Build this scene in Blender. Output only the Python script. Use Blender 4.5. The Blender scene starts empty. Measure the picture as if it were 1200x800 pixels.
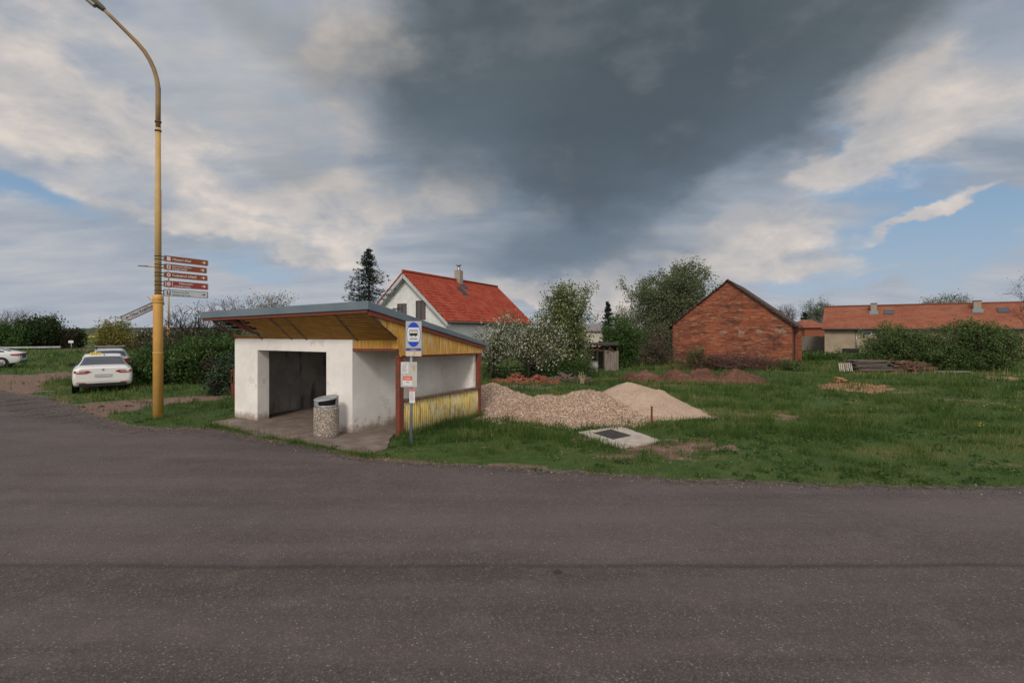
import bpy, math, random
import numpy as np
from mathutils import Vector, Matrix

random.seed(7)
RNG = np.random.default_rng(7)
SC = bpy.context.scene
COL = SC.collection
H = 2.4            # camera height
F = 600.0          # focal length in photo pixels
HZ = 388.0         # horizon row in the photo

def W(x, y, d):
    """Survey helper: photo position at depth d -> real place in metres."""
    return Vector(((x - 600) / F * d, d, H + (HZ - y) / F * d))

def G(x, y):
    d = F * H / (y - HZ)
    return Vector(((x - 600) / F * d, d, 0.0))

# ------------------------------------------------------------------ noise
def _hash(ix, iy, seed):
    h = (ix * 374761393 + iy * 668265263 + seed * 974634533) & 0xffffffff
    h = ((h ^ (h >> 13)) * 1274126177) & 0xffffffff
    return ((h ^ (h >> 16)) & 0xffff) / 65535.0

def vnoise(x, y, seed=0):
    x = np.asarray(x, float); y = np.asarray(y, float)
    ix = np.floor(x).astype(np.int64); iy = np.floor(y).astype(np.int64)
    fx = x - ix; fy = y - iy
    fx = fx * fx * (3 - 2 * fx); fy = fy * fy * (3 - 2 * fy)
    a = _hash(ix, iy, seed); b = _hash(ix + 1, iy, seed)
    c = _hash(ix, iy + 1, seed); d = _hash(ix + 1, iy + 1, seed)
    return (a + (b - a) * fx) * (1 - fy) + (c + (d - c) * fx) * fy

def fbm(x, y, seed=0, oct=4):
    s = 0; a = .5; t = 0
    for k in range(oct):
        s = s + a * vnoise(np.asarray(x) * 2 ** k, np.asarray(y) * 2 ** k, seed + k * 17)
        t += a; a *= .5
    return s / t

def sstep(a, b, x):
    t = np.clip((np.asarray(x, float) - a) / (b - a), 0, 1)
    return t * t * (3 - 2 * t)

# ------------------------------------------------------------------ nodes
class NT:
    def __init__(s, tree):
        s.t = tree; s.n = tree.nodes; s.l = tree.links
        s.n.clear()
    def node(s, typ, **kw):
        n = s.n.new(typ)
        for k, v in kw.items():
            setattr(n, k, v)
        return n
    def put(s, sock, v):
        if v is None:
            return
        if isinstance(v, bpy.types.NodeSocket):
            s.l.new(v, sock)
        else:
            if sock.type == 'RGBA' and len(v) == 3:
                v = (*v, 1)
            sock.default_value = v
    def m(s, op, a, b=None, c=None, clamp=False):
        n = s.node('ShaderNodeMath', operation=op, use_clamp=clamp)
        s.put(n.inputs[0], a); s.put(n.inputs[1], b); s.put(n.inputs[2], c)
        return n.outputs[0]
    def vm(s, op, a, b=None):
        n = s.node('ShaderNodeVectorMath', operation=op)
        s.put(n.inputs[0], a); s.put(n.inputs[1], b)
        return n.outputs[0]
    def mapping(s, vec, scale=(1, 1, 1), loc=(0, 0, 0), rot=(0, 0, 0)):
        n = s.node('ShaderNodeMapping')
        s.put(n.inputs['Vector'], vec); n.inputs['Scale'].default_value = scale
        n.inputs['Location'].default_value = loc; n.inputs['Rotation'].default_value = rot
        return n.outputs[0]
    def noise(s, vec, scale=5, detail=4, rough=.55, dist=0.0):
        n = s.node('ShaderNodeTexNoise')
        s.put(n.inputs['Vector'], vec); n.inputs['Scale'].default_value = scale
        n.inputs['Detail'].default_value = detail; n.inputs['Roughness'].default_value = rough
        n.inputs['Distortion'].default_value = dist
        return n.outputs['Fac']
    def voro(s, vec, scale=5, feature='F1', out='Distance'):
        n = s.node('ShaderNodeTexVoronoi', feature=feature)
        s.put(n.inputs['Vector'], vec); n.inputs['Scale'].default_value = scale
        return n.outputs[out]
    def mix(s, f, a, b, blend='MIX'):
        n = s.node('ShaderNodeMix', data_type='RGBA', blend_type=blend)
        s.put(n.inputs[0], f); s.put(n.inputs[6], a); s.put(n.inputs[7], b)
        return n.outputs[2]
    def ramp(s, f, stops):
        n = s.node('ShaderNodeValToRGB')
        e = n.color_ramp.elements
        while len(e) < len(stops):
            e.new(.5)
        for k, (p, c) in enumerate(stops):
            e[k].position = p
            e[k].color = (*c, 1) if not isinstance(c, (int, float)) else (c, c, c, 1)
        s.put(n.inputs[0], f)
        return n.outputs[0]
    def step(s, f, a, b):
        n = s.node('ShaderNodeMapRange', interpolation_type='SMOOTHSTEP')
        s.put(n.inputs[0], f); n.inputs[1].default_value = a; n.inputs[2].default_value = b
        return n.outputs[0]
    def attr(s, name, out='Fac'):
        n = s.node('ShaderNodeAttribute', attribute_name=name)
        return n.outputs[out]
    def bump(s, h, strength=.3, dist=.02):
        n = s.node('ShaderNodeBump')
        n.inputs['Strength'].default_value = strength; n.inputs['Distance'].default_value = dist
        s.put(n.inputs['Height'], h)
        return n.outputs[0]
    def uv(s):
        return s.node('ShaderNodeTexCoord').outputs['UV']
    def obj(s):
        return s.node('ShaderNodeTexCoord').outputs['Object']
    def pos(s):
        return s.node('ShaderNodeNewGeometry').outputs['Position']
    def princ(s, col, rough=.8, normal=None, metal=0.0, spec=.3):
        p = s.node('ShaderNodeBsdfPrincipled')
        s.put(p.inputs['Base Color'], col); s.put(p.inputs['Roughness'], rough)
        s.put(p.inputs['Metallic'], metal); s.put(p.inputs['Specular IOR Level'], spec)
        if normal is not None:
            s.put(p.inputs['Normal'], normal)
        return p
    def out(s, sh):
        o = s.node('ShaderNodeOutputMaterial')
        s.l.new(sh if isinstance(sh, bpy.types.NodeSocket) else sh.outputs[0], o.inputs['Surface'])

def new_mat(name):
    m = bpy.data.materials.new(name); m.use_nodes = True
    return m, NT(m.node_tree)

MATS = {}
def simple(name, c1, c2=None, scale=6, rough=.75, bump=0, bscale=None, metal=0., spec=.3, stretch=(1, 1, 1), lo=.35, hi=.65, coord='obj', speck=None, bdist=.01):
    """Two-tone mottled material."""
    if name in MATS:
        return MATS[name]
    m, n = new_mat(name)
    vec = {'obj': n.obj, 'uv': n.uv, 'pos': n.pos}[coord]()
    v = n.mapping(vec, stretch)
    col = c1
    if c2 is not None:
        f = n.step(n.noise(v, scale, 6, .6), lo, hi)
        col = n.mix(f, c1, c2)
    if speck is not None:
        f2 = n.step(n.noise(vec, speck[1], 3, .6), speck[2], speck[2] + .06)
        col = n.mix(f2, col, speck[0])
    nrm = None
    if bump:
        nrm = n.bump(n.noise(v, bscale or scale * 4, 5, .6), bump, bdist)
    n.out(n.princ(col, rough, nrm, metal, spec))
    MATS[name] = m
    return m

def leafmat(name, c1, c2, c3=None, trans=.3, rough=.6):
    if name in MATS:
        return MATS[name]
    m, n = new_mat(name)
    t = n.attr('tint')
    stops = [(0, c1), (.55, c2), (1, c3 or c2)]
    col = n.ramp(t, stops)
    p = n.princ(col, rough, None, 0, .25)
    tr = n.node('ShaderNodeBsdfTranslucent'); n.put(tr.inputs[0], col)
    mx = n.node('ShaderNodeMixShader'); mx.inputs[0].default_value = trans
    n.l.new(p.outputs[0], mx.inputs[1]); n.l.new(tr.outputs[0], mx.inputs[2])
    n.out(mx)
    MATS[name] = m
    return m

# ------------------------------------------------------------------ objects
def props(o, label=None, cat=None, group=None, kind=None):
    if label: o['label'] = label
    if cat: o['category'] = cat
    if group: o['group'] = group
    if kind: o['kind'] = kind
    return o

def thing(name, loc, label, cat, group=None):
    o = bpy.data.objects.new(name, None)
    o.empty_display_size = .2
    COL.objects.link(o); o.location = loc
    return props(o, label, cat, group)

def root_loc(parent):
    p = parent; v = Vector((0, 0, 0))
    while p is not None:
        v = v + Vector(p.location); p = p.parent
    return v

class MB:
    """Collects shapes in world metres; build() links them as one mesh object."""
    def __init__(s):
        s.v = []; s.f = []; s.sm = []
    def add(s, vs, fs, smooth=False):
        o = len(s.v)
        s.v += [tuple(p) for p in vs]
        for f in fs:
            s.f.append(tuple(i + o for i in f)); s.sm.append(smooth)
        return s
    def quad(s, *p):
        return s.add(p, [tuple(range(len(p)))])
    def hexa(s, b, t):
        """b, t: 4 bottom and 4 top corners (ccw from above)."""
        return s.add(list(b) + list(t), [(3, 2, 1, 0), (4, 5, 6, 7), (0, 1, 5, 4), (1, 2, 6, 5), (2, 3, 7, 6), (3, 0, 4, 7)])
    def box(s, c, size, ax=None, ay=None, az=None):
        ax = Vector(ax or (1, 0, 0)); ay = Vector(ay or (0, 1, 0)); az = Vector(az or (0, 0, 1))
        c = Vector(c); x, y, z = ax * size[0] / 2, ay * size[1] / 2, az * size[2] / 2
        return s.hexa([c - x - y - z, c + x - y - z, c + x + y - z, c - x + y - z],
                      [c - x - y + z, c + x - y + z, c + x + y + z, c - x + y + z])
    def bar(s, p, q, w, h, up=(0, 0, 1)):
        p = Vector(p); q = Vector(q); d = (q - p); L = d.length; d.normalize()
        sd = d.cross(Vector(up)); sd.normalize(); u = sd.cross(d)
        return s.box((p + q) / 2, (L, w, h), d, sd, u)
    def prism(s, pts, vec):
        """Polygon pts extruded by vec."""
        vec = Vector(vec); pts = [Vector(p) for p in pts]; n = len(pts)
        fs = [tuple(range(n))[::-1], tuple(range(n, 2 * n))]
        fs += [(i, (i + 1) % n, n + (i + 1) % n, n + i) for i in range(n)]
        return s.add(pts + [p + vec for p in pts], fs)
    def tube(s, pts, rad, n=8, cap=True):
        pts = [Vector(p) for p in pts]
        if isinstance(rad, (int, float)): rad = [rad] * len(pts)
        vs = []; fs = []
        ref = None
        for i, p in enumerate(pts):
            a = pts[max(i - 1, 0)]; b = pts[min(i + 1, len(pts) - 1)]
            d = (b - a)
            if d.length < 1e-9: d = Vector((0, 0, 1))
            d.normalize()
            if ref is None:
                ref = Vector((1, 0, 0)) if abs(d.x) < .8 else Vector((0, 1, 0))
            x = ref - d * ref.dot(d); x.normalize(); y = d.cross(x); ref = x
            for k in range(n):
                an = 2 * math.pi * k / n
                vs.append(p + (x * math.cos(an) + y * math.sin(an)) * rad[i])
        for i in range(len(pts) - 1):
            for k in range(n):
                k2 = (k + 1) % n
                fs.append((i * n + k, i * n + k2, (i + 1) * n + k2, (i + 1) * n + k))
        s.add(vs, fs, True)
        if cap:
            o = len(s.v) - len(vs)
            s.f.append(tuple(o + k for k in range(n))[::-1]); s.sm.append(False)
            s.f.append(tuple(o + (len(pts) - 1) * n + k for k in range(n))); s.sm.append(False)
        return s
    def lathe(s, c, prof, n=24):
        c = Vector(c); vs = []; fs = []
        for r, z in prof:
            for k in range(n):
                a = 2 * math.pi * k / n
                vs.append(c + Vector((r * math.cos(a), r * math.sin(a), z)))
        for i in range(len(prof) - 1):
            for k in range(n):
                k2 = (k + 1) % n
                fs.append((i * n + k, i * n + k2, (i + 1) * n + k2, (i + 1) * n + k))
        return s.add(vs, fs, True)
    def disc(s, c, r, nrm, n=16, sx=1., sy=1., up=(0, 0, 1)):
        c = Vector(c); nrm = Vector(nrm).normalized(); x = Vector(up).cross(nrm)
        if x.length < 1e-6: x = Vector((1, 0, 0))
        x.normalize(); y = nrm.cross(x)
        return s.add([c + x * (r * sx * math.cos(2 * math.pi * k / n)) + y * (r * sy * math.sin(2 * math.pi * k / n)) for k in range(n)], [tuple(range(n))])
    def each(s, name, mat, parent=None, **kw):
        """One object per connected piece."""
        par = list(range(len(s.v)))
        def find(i):
            while par[i] != i:
                par[i] = par[par[i]]; i = par[i]
            return i
        for f in s.f:
            for k in f[1:]: par[find(k)] = find(f[0])
        groups = {}
        for f, q in zip(s.f, s.sm): groups.setdefault(find(f[0]), []).append((f, q))
        out = []
        for g in groups.values():
            ids = sorted({i for f, q in g for i in f}); mp = {i: j for j, i in enumerate(ids)}
            m_ = MB(); m_.v = [s.v[i] for i in ids]; m_.f = [tuple(mp[i] for i in f) for f, q in g]; m_.sm = [q for f, q in g]
            out.append(m_.build(name, mat, parent, **kw))
        return out
    def build(s, name, mat, parent=None, label=None, cat=None, group=None, kind=None, origin=None, bevel=0, smooth=None):
        base = root_loc(parent) if parent is not None else Vector(origin or (0, 0, 0))
        va = np.array([tuple(p) for p in s.v], float) - np.array(base)
        me = bpy.data.meshes.new(name)
        me.from_pydata(va.tolist(), [], s.f)
        me.polygons.foreach_set('use_smooth', [bool(x) if smooth is None else smooth for x in s.sm])
        auto_uv(me, va + np.array(base))
        me.materials.append(mat)
        me.validate(); me.update()
        o = bpy.data.objects.new(name, me); COL.objects.link(o)
        if parent is not None: o.parent = parent
        else: o.location = base
        if bevel:
            b = o.modifiers.new('bevel', 'BEVEL'); b.width = bevel; b.segments = 2; b.limit_method = 'ANGLE'
            b.harden_normals = False
        return props(o, label, cat, group, kind)

def auto_uv(me, vw):
    """UVs in metres: along and up each face."""
    uv = me.uv_layers.new(name='UVMap')
    me.update()
    nl = len(me.loops)
    li = np.zeros(nl, int); me.loops.foreach_get('vertex_index', li)
    npoly = len(me.polygons)
    nr = np.zeros(npoly * 3); me.polygons.foreach_get('normal', nr); nr = nr.reshape(-1, 3)
    ls = np.zeros(npoly, int); lt = np.zeros(npoly, int)
    me.polygons.foreach_get('loop_start', ls); me.polygons.foreach_get('loop_total', lt)
    t = np.stack([-nr[:, 1], nr[:, 0], np.zeros(npoly)], 1)
    ln = np.linalg.norm(t, axis=1)
    flat = ln < .05
    t[flat] = (1, 0, 0); ln[flat] = 1
    t /= ln[:, None]
    b = np.cross(nr, t)
    pol = np.repeat(np.arange(npoly), lt)
    p = vw[li]
    u = np.einsum('ij,ij->i', p, t[pol]); v = np.einsum('ij,ij->i', p, b[pol])
    uv.data.foreach_set('uv', np.stack([u, v], 1).ravel())

def np_mesh(name, verts, loops, starts, totals, mat, parent=None, tint=None, smooth=False, origin=None):
    base = np.array(root_loc(parent)) if parent is not None else np.array(origin if origin is not None else (0, 0, 0), float)
    me = bpy.data.meshes.new(name)
    me.vertices.add(len(verts)); me.vertices.foreach_set('co', (np.asarray(verts, float) - base).ravel())
    me.loops.add(len(loops)); me.loops.foreach_set('vertex_index', np.asarray(loops, np.int32))
    me.polygons.add(len(starts))
    me.polygons.foreach_set('loop_start', np.asarray(starts, np.int32))
    me.polygons.foreach_set('loop_total', np.asarray(totals, np.int32))
    me.polygons.foreach_set('use_smooth', np.full(len(starts), smooth))
    if tint is not None:
        a = me.attributes.new('tint', 'FLOAT', 'FACE'); a.data.foreach_set('value', np.asarray(tint, np.float32))
    me.materials.append(mat)
    me.update(calc_edges=True); me.validate()
    o = bpy.data.objects.new(name, me); COL.objects.link(o)
    if parent is not None: o.parent = parent
    else: o.location = base
    return o

def rand_unit(n, rng):
    v = rng.normal(size=(n, 3)); return v / np.linalg.norm(v, axis=1)[:, None]

def leaves(name, pts, size, mat, parent, rng, aspect=.55, tint=None, flat=0.0, origin=None):
    """Small diamond leaf faces at pts."""
    n = len(pts)
    a = rand_unit(n, rng); b = rand_unit(n, rng)
    if flat:
        a[:, 2] *= (1 - flat); a /= np.linalg.norm(a, axis=1)[:, None]
    b = np.cross(a, b); b /= (np.linalg.norm(b, axis=1)[:, None] + 1e-9)
    c = np.cross(a, b)
    s = (np.asarray(size) * rng.uniform(.6, 1.35, n))[:, None]
    p = np.asarray(pts)
    v = np.stack([p - a * s * .5, p + b * s * aspect * .5 + c * s * .1, p + a * s * .5, p - b * s * aspect * .5 + c * s * .1], 1).reshape(-1, 3)
    if tint is None: tint = rng.uniform(0, 1, n)
    return np_mesh(name, v, np.arange(4 * n), np.arange(n) * 4, np.full(n, 4), mat, parent, tint, origin=origin)

def text_mesh(txt, loc, right, up, size, mat, parent, name='lettering', width=None, align='LEFT', depth=.001):
    cu = bpy.data.curves.new('txt', 'FONT'); cu.body = txt; cu.size = 1; cu.align_x = align; cu.resolution_u = 2; cu.offset = .018
    to = bpy.data.objects.new('txt', cu); COL.objects.link(to)
    dg = bpy.context.evaluated_depsgraph_get(); dg.update()
    me = bpy.data.meshes.new_from_object(to.evaluated_get(dg))
    bpy.data.objects.remove(to); bpy.data.curves.remove(cu)
    xs = [v.co.x for v in me.vertices]
    sx = size
    if width and xs:
        sx = min(size * 1.15, width / max(max(xs) - min(xs), 1e-6))
    right = Vector(right).normalized(); up = Vector(up).normalized()
    nrm = right.cross(up)
    base = Vector(loc) + nrm * depth - root_loc(parent)
    for v in me.vertices:
        v.co = base + right * (v.co.x * sx) + up * (v.co.y * size)
    me.name = name
    me.materials.clear(); me.materials.append(mat)
    o = bpy.data.objects.new(name, me); COL.objects.link(o); o.parent = parent
    return o

# ------------------------------------------------------------------ trees
def curve_pts(p, q, rng, n=4, sag=.12):
    p = np.asarray(p, float); q = np.asarray(q, float); L = np.linalg.norm(q - p)
    off = rng.normal(size=3) * L * sag
    out = []
    for k in range(n + 1):
        t = k / n
        out.append(p + (q - p) * t + off * math.sin(math.pi * t) + rng.normal(size=3) * L * .025 * (0 < k < n))
    return out

def in_lobe(l, rng, n, shell=.45):
    c, r = l
    d = rand_unit(n, rng); rr = (shell + (1 - shell) * rng.uniform(0, 1, n)) ** .8
    return np.asarray(c) + d * rr[:, None] * np.asarray(r)

def tree(name, base, lobes, mat, label, cat='tree', group=None, seed=1, trunk_r=.12, limbs=26, twigs=8, nleaf=14,
         leaf=.12, bark=None, twig_len=.5, stems=1, fork=.35, spread=.16, blossom=None, nblos=0, blos=.08, tint_mid=None,
         crown_name='crown', trunk_name='trunk', limb_r=.03, aspect=.55, twig_r=.008):
    rng = np.random.default_rng(seed)
    bark = bark or simple('bark', (.075, .06, .05), (.13, .11, .09), 9, .9, .5, 30)
    t = thing(name, base, label, cat, group)
    mb = MB()
    vol = np.array([r[0] * r[1] * r[2] for c, r in lobes]) ** .6; vol /= vol.sum()
    base = np.asarray(base, float)
    allc = sum(np.asarray(c) * w for (c, r), w in zip(lobes, vol))
    top = max(c[2] + r[2] for c, r in lobes)
    starts = []
    for sidx in range(stems):
        b0 = base + (rng.normal(size=3) * (.0 if stems == 1 else .35) * (1, 1, 0))
        q = np.array([allc[0] + rng.normal() * .2 * stems, allc[1] + rng.normal() * .2 * stems, base[2] + (top - base[2]) * rng.uniform(.62, .8)])
        ps = curve_pts(b0 - (0, 0, .15), q, rng, 6, .05)
        r = trunk_r * (1 if stems == 1 else .6)
        mb.tube(ps, [r * (1.25 if k == 0 else 1) * (1 - .85 * k / 6) for k in range(7)], 8)
        starts.append(ps)
    ends = []; LP = []; BP = []; tn = []
    for k in range(limbs):
        l = lobes[rng.choice(len(lobes), p=vol)]
        q = in_lobe(l, rng, 1, .35)[0]
        ps = starts[rng.integers(len(starts))]
        zf = max(fork, min(.97, .15 + .8 * (q[2] - base[2]) / (top - base[2]) - rng.uniform(.1, .35)))
        fi = zf * 6; i0 = int(min(fi, 5)); s0 = ps[i0] + (ps[i0 + 1] - ps[i0]) * (fi - i0)
        cp = curve_pts(s0, q, rng, 4, .1)
        mb.tube(cp, [limb_r * (1 - .8 * j / 4) for j in range(5)], 5, False)
        clump = rng.uniform(-.25, .25)
        for j in range(twigs):
            i1 = rng.integers(2, 5); p0 = cp[i1]
            dirn = rand_unit(1, rng)[0] * .8 + (q - s0) / (np.linalg.norm(q - s0) + 1e-6) * .5 + np.array((0, 0, .25))
            dirn /= np.linalg.norm(dirn)
            L = twig_len * rng.uniform(.5, 1.3)
            p1 = p0 + dirn * L
            mb.tube([p0, (p0 + p1) / 2 + rng.normal(size=3) * L * .07, p1], [twig_r, twig_r * .7, twig_r * .4], 3, False)
            if nleaf:
                tt = rng.uniform(.15, 1.1, nleaf)
                LP.append(p0 + (p1 - p0) * tt[:, None] + rng.normal(size=(nleaf, 3)) * spread)
                tn.append(np.clip(.5 + clump + rng.normal(size=nleaf) * .2, 0, 1))
            if nblos:
                tt = rng.uniform(.2, 1.1, nblos)
                BP.append(p0 + (p1 - p0) * tt[:, None] + rng.normal(size=(nblos, 3)) * spread * .9)
    mb.build(trunk_name, bark, t)
    if nleaf:
        leaves(crown_name, np.concatenate(LP), leaf, mat, t, rng, aspect, np.concatenate(tn))
    if nblos:
        leaves('blossom', np.concatenate(BP), blos, blossom, t, rng, .9)
    return t

def plobes(d, *els, dep=.9):
    """ellipses (px centre, px radii) at depth d -> 3D crown lobes"""
    out = []
    for (x, y, rx, ry, *dd) in els:
        dz = d + (dd[0] if dd else 0)
        out.append((tuple(W(x, y, dz)), (rx / F * dz, dep * (rx + ry) / 2 / F * dz, ry / F * dz)))
    return out
# ================================================================== camera, sun, sky
cam = bpy.data.cameras.new('camera'); camo = bpy.data.objects.new('camera', cam); COL.objects.link(camo)
cam.lens = 18; cam.sensor_width = 36; cam.shift_y = -0.010
cam.clip_start = .05; cam.clip_end = 9000
camo.location = (0, 0, H); camo.rotation_euler = (math.radians(90), 0, 0)
SC.camera = camo

SUN_DIR = Vector((-.16, -.76, .62)).normalized()       # towards the sun: behind the camera, left
sl = bpy.data.lights.new('sun', 'SUN'); sl.energy = 1.75; sl.angle = math.radians(13); sl.color = (1, .90, .77)
so = bpy.data.objects.new('sun', sl); COL.objects.link(so)
so.rotation_euler = SUN_DIR.to_track_quat('Z', 'Y').to_euler(); so.location = (0, -10, 30)

w = bpy.data.worlds.new('World'); SC.world = w; w.use_nodes = True
n = NT(w.node_tree)
sky = n.node('ShaderNodeTexSky', sky_type='NISHITA'); sky.sun_disc = False
sky.sun_elevation = math.asin(SUN_DIR.z); sky.sun_rotation = math.atan2(SUN_DIR.x, SUN_DIR.y)
sky.air_density = 1.2; sky.dust_density = 1.5; sky.ozone_density = 1.5
d = n.node('ShaderNodeTexCoord').outputs['Generated']
sp = n.node('ShaderNodeSeparateXYZ'); n.l.new(d, sp.inputs[0])
dx, dy, dz = sp.outputs
az = n.m('ARCTAN2', dx, dy)
el = n.m('ARCSINE', dz)
# clouds lie in a sheet overhead: project the direction onto it
den = n.m('ADD', n.m('MAXIMUM', dz, 0.0), .16)
cmb = n.node('ShaderNodeCombineXYZ')
n.put(cmb.inputs[0], n.m('DIVIDE', dx, den)); n.put(cmb.inputs[1], n.m('DIVIDE', dy, den)); n.put(cmb.inputs[2], n.m('MULTIPLY', dz, 1.2))
q = n.vm('ADD', cmb.outputs[0], (3.1, 7.3, 0))
big = n.noise(q, .9, 3, .5, .2)
dd = n.mapping(d, (1, 1, 1.9), (1.3, .2, .7))
med = n.noise(dd, 3.4, 9, .56, .25)
fin = n.noise(n.mapping(dd, (1, 1, 1), (5, 1, 2), (.2, .35, .5)), 8.0, 9, .58, .2)
stk = n.noise(n.mapping(q, (.75, 1.9, 1), (2, 1, 0), (0, 0, .75)), 1.5, 7, .55, .3)
wv1 = n.m('SUBTRACT', n.noise(dd, 3.0, 7, .55), .5)
wv2 = n.m('SUBTRACT', n.noise(n.mapping(dd, (1, 1, 1), (9, 4, 2)), 3.0, 7, .55), .5)
azw = n.m('MULTIPLY_ADD', wv1, .40, az)
elw = n.m('MULTIPLY_ADD', wv2, .30, el)

def field(blobs, a=azw, e=elw):
    """Union of soft patches of sky, given as photo-plane centres and sizes."""
    tot = None
    for (x, y, rx, ry, wt, *rot) in blobs:
        A = math.atan2(x - 600, F); E = math.atan2(HZ - y, math.hypot(F, x - 600))
        sa = rx / F * math.cos(A) ** 2 ; se = ry / F * math.cos(A)
        u = n.m('SUBTRACT', a, A); v = n.m('SUBTRACT', e, E)
        if rot:
            c, s = math.cos(math.radians(rot[0])), math.sin(math.radians(rot[0]))
            u2 = n.m('ADD', n.m('MULTIPLY', u, c), n.m('MULTIPLY', v, s))
            v = n.m('SUBTRACT', n.m('MULTIPLY', v, c), n.m('MULTIPLY', u, s)); u = u2
        r2 = n.m('ADD', n.m('POWER', n.m('DIVIDE', n.m('ABSOLUTE', u), sa), 2.0), n.m('POWER', n.m('DIVIDE', n.m('ABSOLUTE', v), se), 2.0))
        g = n.m('MULTIPLY', n.m('EXPONENT', n.m('MULTIPLY', r2, -1.0)), wt)
        tot = g if tot is None else n.m('ADD', tot, g)
    return tot

NIS = n.vm('MULTIPLY', sky.outputs[0], (.085, .085, .085))
blue = n.mix(.7, NIS, (.21, .36, .56))
lowf = n.step(el, .26, -.02)
blue = n.mix(n.m('MULTIPLY', lowf, .75), blue, (.43, .50, .60))
# the common grey-white cloud sheet, in slanting bands
lit = n.m('ADD', n.m('MULTIPLY', stk, .5), n.m('ADD', n.m('MULTIPLY', med, .3), n.m('MULTIPLY', fin, .2)))
cloud = n.ramp(lit, [(.38, (.27, .32, .39)), (.47, (.36, .40, .465)), (.55, (.46, .475, .505)), (.64, (.60, .565, .54))])
cloud = n.mix(n.m('MULTIPLY', lowf, .50), cloud, (.44, .48, .545))
# gaps of blue
B = field([(1120, 290, 190, 58, 1.2), (990, 150, 48, 26, .95), (1000, 215, 90, 26, .8), (15, 72, 60, 46, 1.0), (55, 215, 170, 40, .75, -8), (930, 345, 110, 24, .55), (1140, 70, 40, 16, .6), (250, 305, 170, 30, .6), (160, 150, 60, 20, .35)])
Bm = n.step(n.m('ADD', B, n.m('MULTIPLY_ADD', fin, 1.1, -.55)), .34, .74)
colr = n.mix(Bm, cloud, blue)
# sunlit heads
Wf = field([(1075, 145, 135, 60, 1.4, 12), (980, 186, 90, 28, 1.1, 12), (1140, 35, 90, 36, .7, 10), (880, 282, 85, 28, 1.0, 8), (900, 322, 110, 15, 1.0), (790, 318, 60, 16, .8), (430, 110, 60, 80, .75), (440, 240, 100, 34, .75),
            (60, 115, 130, 34, 1.1, -22), (250, 190, 170, 28, 1.0, -20), (130, 40, 100, 36, .85), (420, 40, 60, 50, .55), (230, 245, 150, 16, .8, -14), (1105, 256, 115, 9, 1.3, 12), (340, 285, 150, 20, .7, -10), (710, 347, 120, 11, 1.1), (540, 235, 40, 30, .6), (600, 355, 120, 7, .8), (1070, 330, 130, 9, .6), (840, 305, 50, 16, .7), (130, 300, 120, 12, .6)])
Wm = n.step(n.m('ADD', Wf, n.m('MULTIPLY_ADD', n.m('ADD', n.m('MULTIPLY', fin, .6), n.m('MULTIPLY', med, .4)), 2.0, -1.0)), .28, .95)
warm = n.ramp(n.m('ADD', n.m('MULTIPLY', fin, .6), n.m('MULTIPLY', wv2, .4)), [(.22, (.43, .43, .45)), (.32, (.59, .55, .525)), (.42, (.80, .70, .62))])
colr = n.mix(n.m('MULTIPLY', Wm, .88), colr, warm)
# the dark storm cloud: a broad soft shade first, then its heart
D = field([(790, -40, 310, 120, 1.2), (690, 110, 180, 120, 1.0), (900, 100, 165, 60, .8, 26), (680, 235, 120, 70, .8), (635, 318, 115, 36, .6), (510, 120, 110, 120, .42), (330, 60, 120, 40, .22, -25), (330, 180, 120, 34, .30, -25)])
nz = n.m('ADD', n.m('MULTIPLY', med, .6), n.m('MULTIPLY', fin, .4))
Dm = n.step(n.m('ADD', D, n.m('MULTIPLY_ADD', nz, .9, -.45)), .02, 1.02)
dark = n.mix(n.step(el, .08, .58), (.150, .200, .262), (.082, .106, .120))
heart = n.step(n.m('ADD', field([(730, 160, 170, 90, 1.0), (830, 30, 180, 60, .7), (640, 250, 80, 50, .5)]), n.m('MULTIPLY_ADD', nz, 1.4, -.7)), .2, 1.0)
dark = n.mix(n.m('MULTIPLY', heart, .62), dark, (.058, .078, .098))
dark = n.mix(n.m('MULTIPLY', n.step(nz, .48, .64), .42), dark, (.185, .205, .228))
colr = n.mix(n.m('MULTIPLY', Dm, .97), colr, dark)
# behind the camera the sky is bright broken cloud
back = n.step(dy, .25, -.35)
colr = n.mix(back, colr, n.mix(n.step(med, .35, .65), (.62, .66, .72), (1.32, 1.20, 1.06)))
bg = n.node('ShaderNodeBackground'); bg.inputs['Strength'].default_value = .1
n.put(bg.inputs['Color'], n.vm('MULTIPLY', colr, (10, 10, 10)))
wo = n.node('ShaderNodeOutputWorld'); n.l.new(bg.outputs[0], wo.inputs['Surface'])

SC.view_settings.view_transform = 'Standard'; SC.view_settings.look = 'None'
SC.view_settings.exposure = 0.0; SC.view_settings.gamma = 1
SC.view_settings.use_curve_mapping = False
SC.cycles.max_bounces = 6; SC.cycles.transparent_max_bounces = 12
SC.cycles.use_denoising = True

# ================================================================== ground plan
road_edge_px = [(1200, 576), (1050, 574), (900, 570), (800, 565), (700, 558), (620, 553), (560, 548.5), (500, 544), (450, 539.5), (400, 533),
                (340, 521.5), (290, 510), (255, 503.5), (215, 502.5), (180, 503), (140, 498), (112, 490), (100, 482), (60, 467), (0, 459)]
EDGE = [(60, 3.0), (20, 6.3)] + [tuple(G(*p)[:2]) for p in road_edge_px] + [(-34, 26), (-60, 34)]
ROAD = EDGE + [(-60, -25), (60, -25)]

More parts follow.
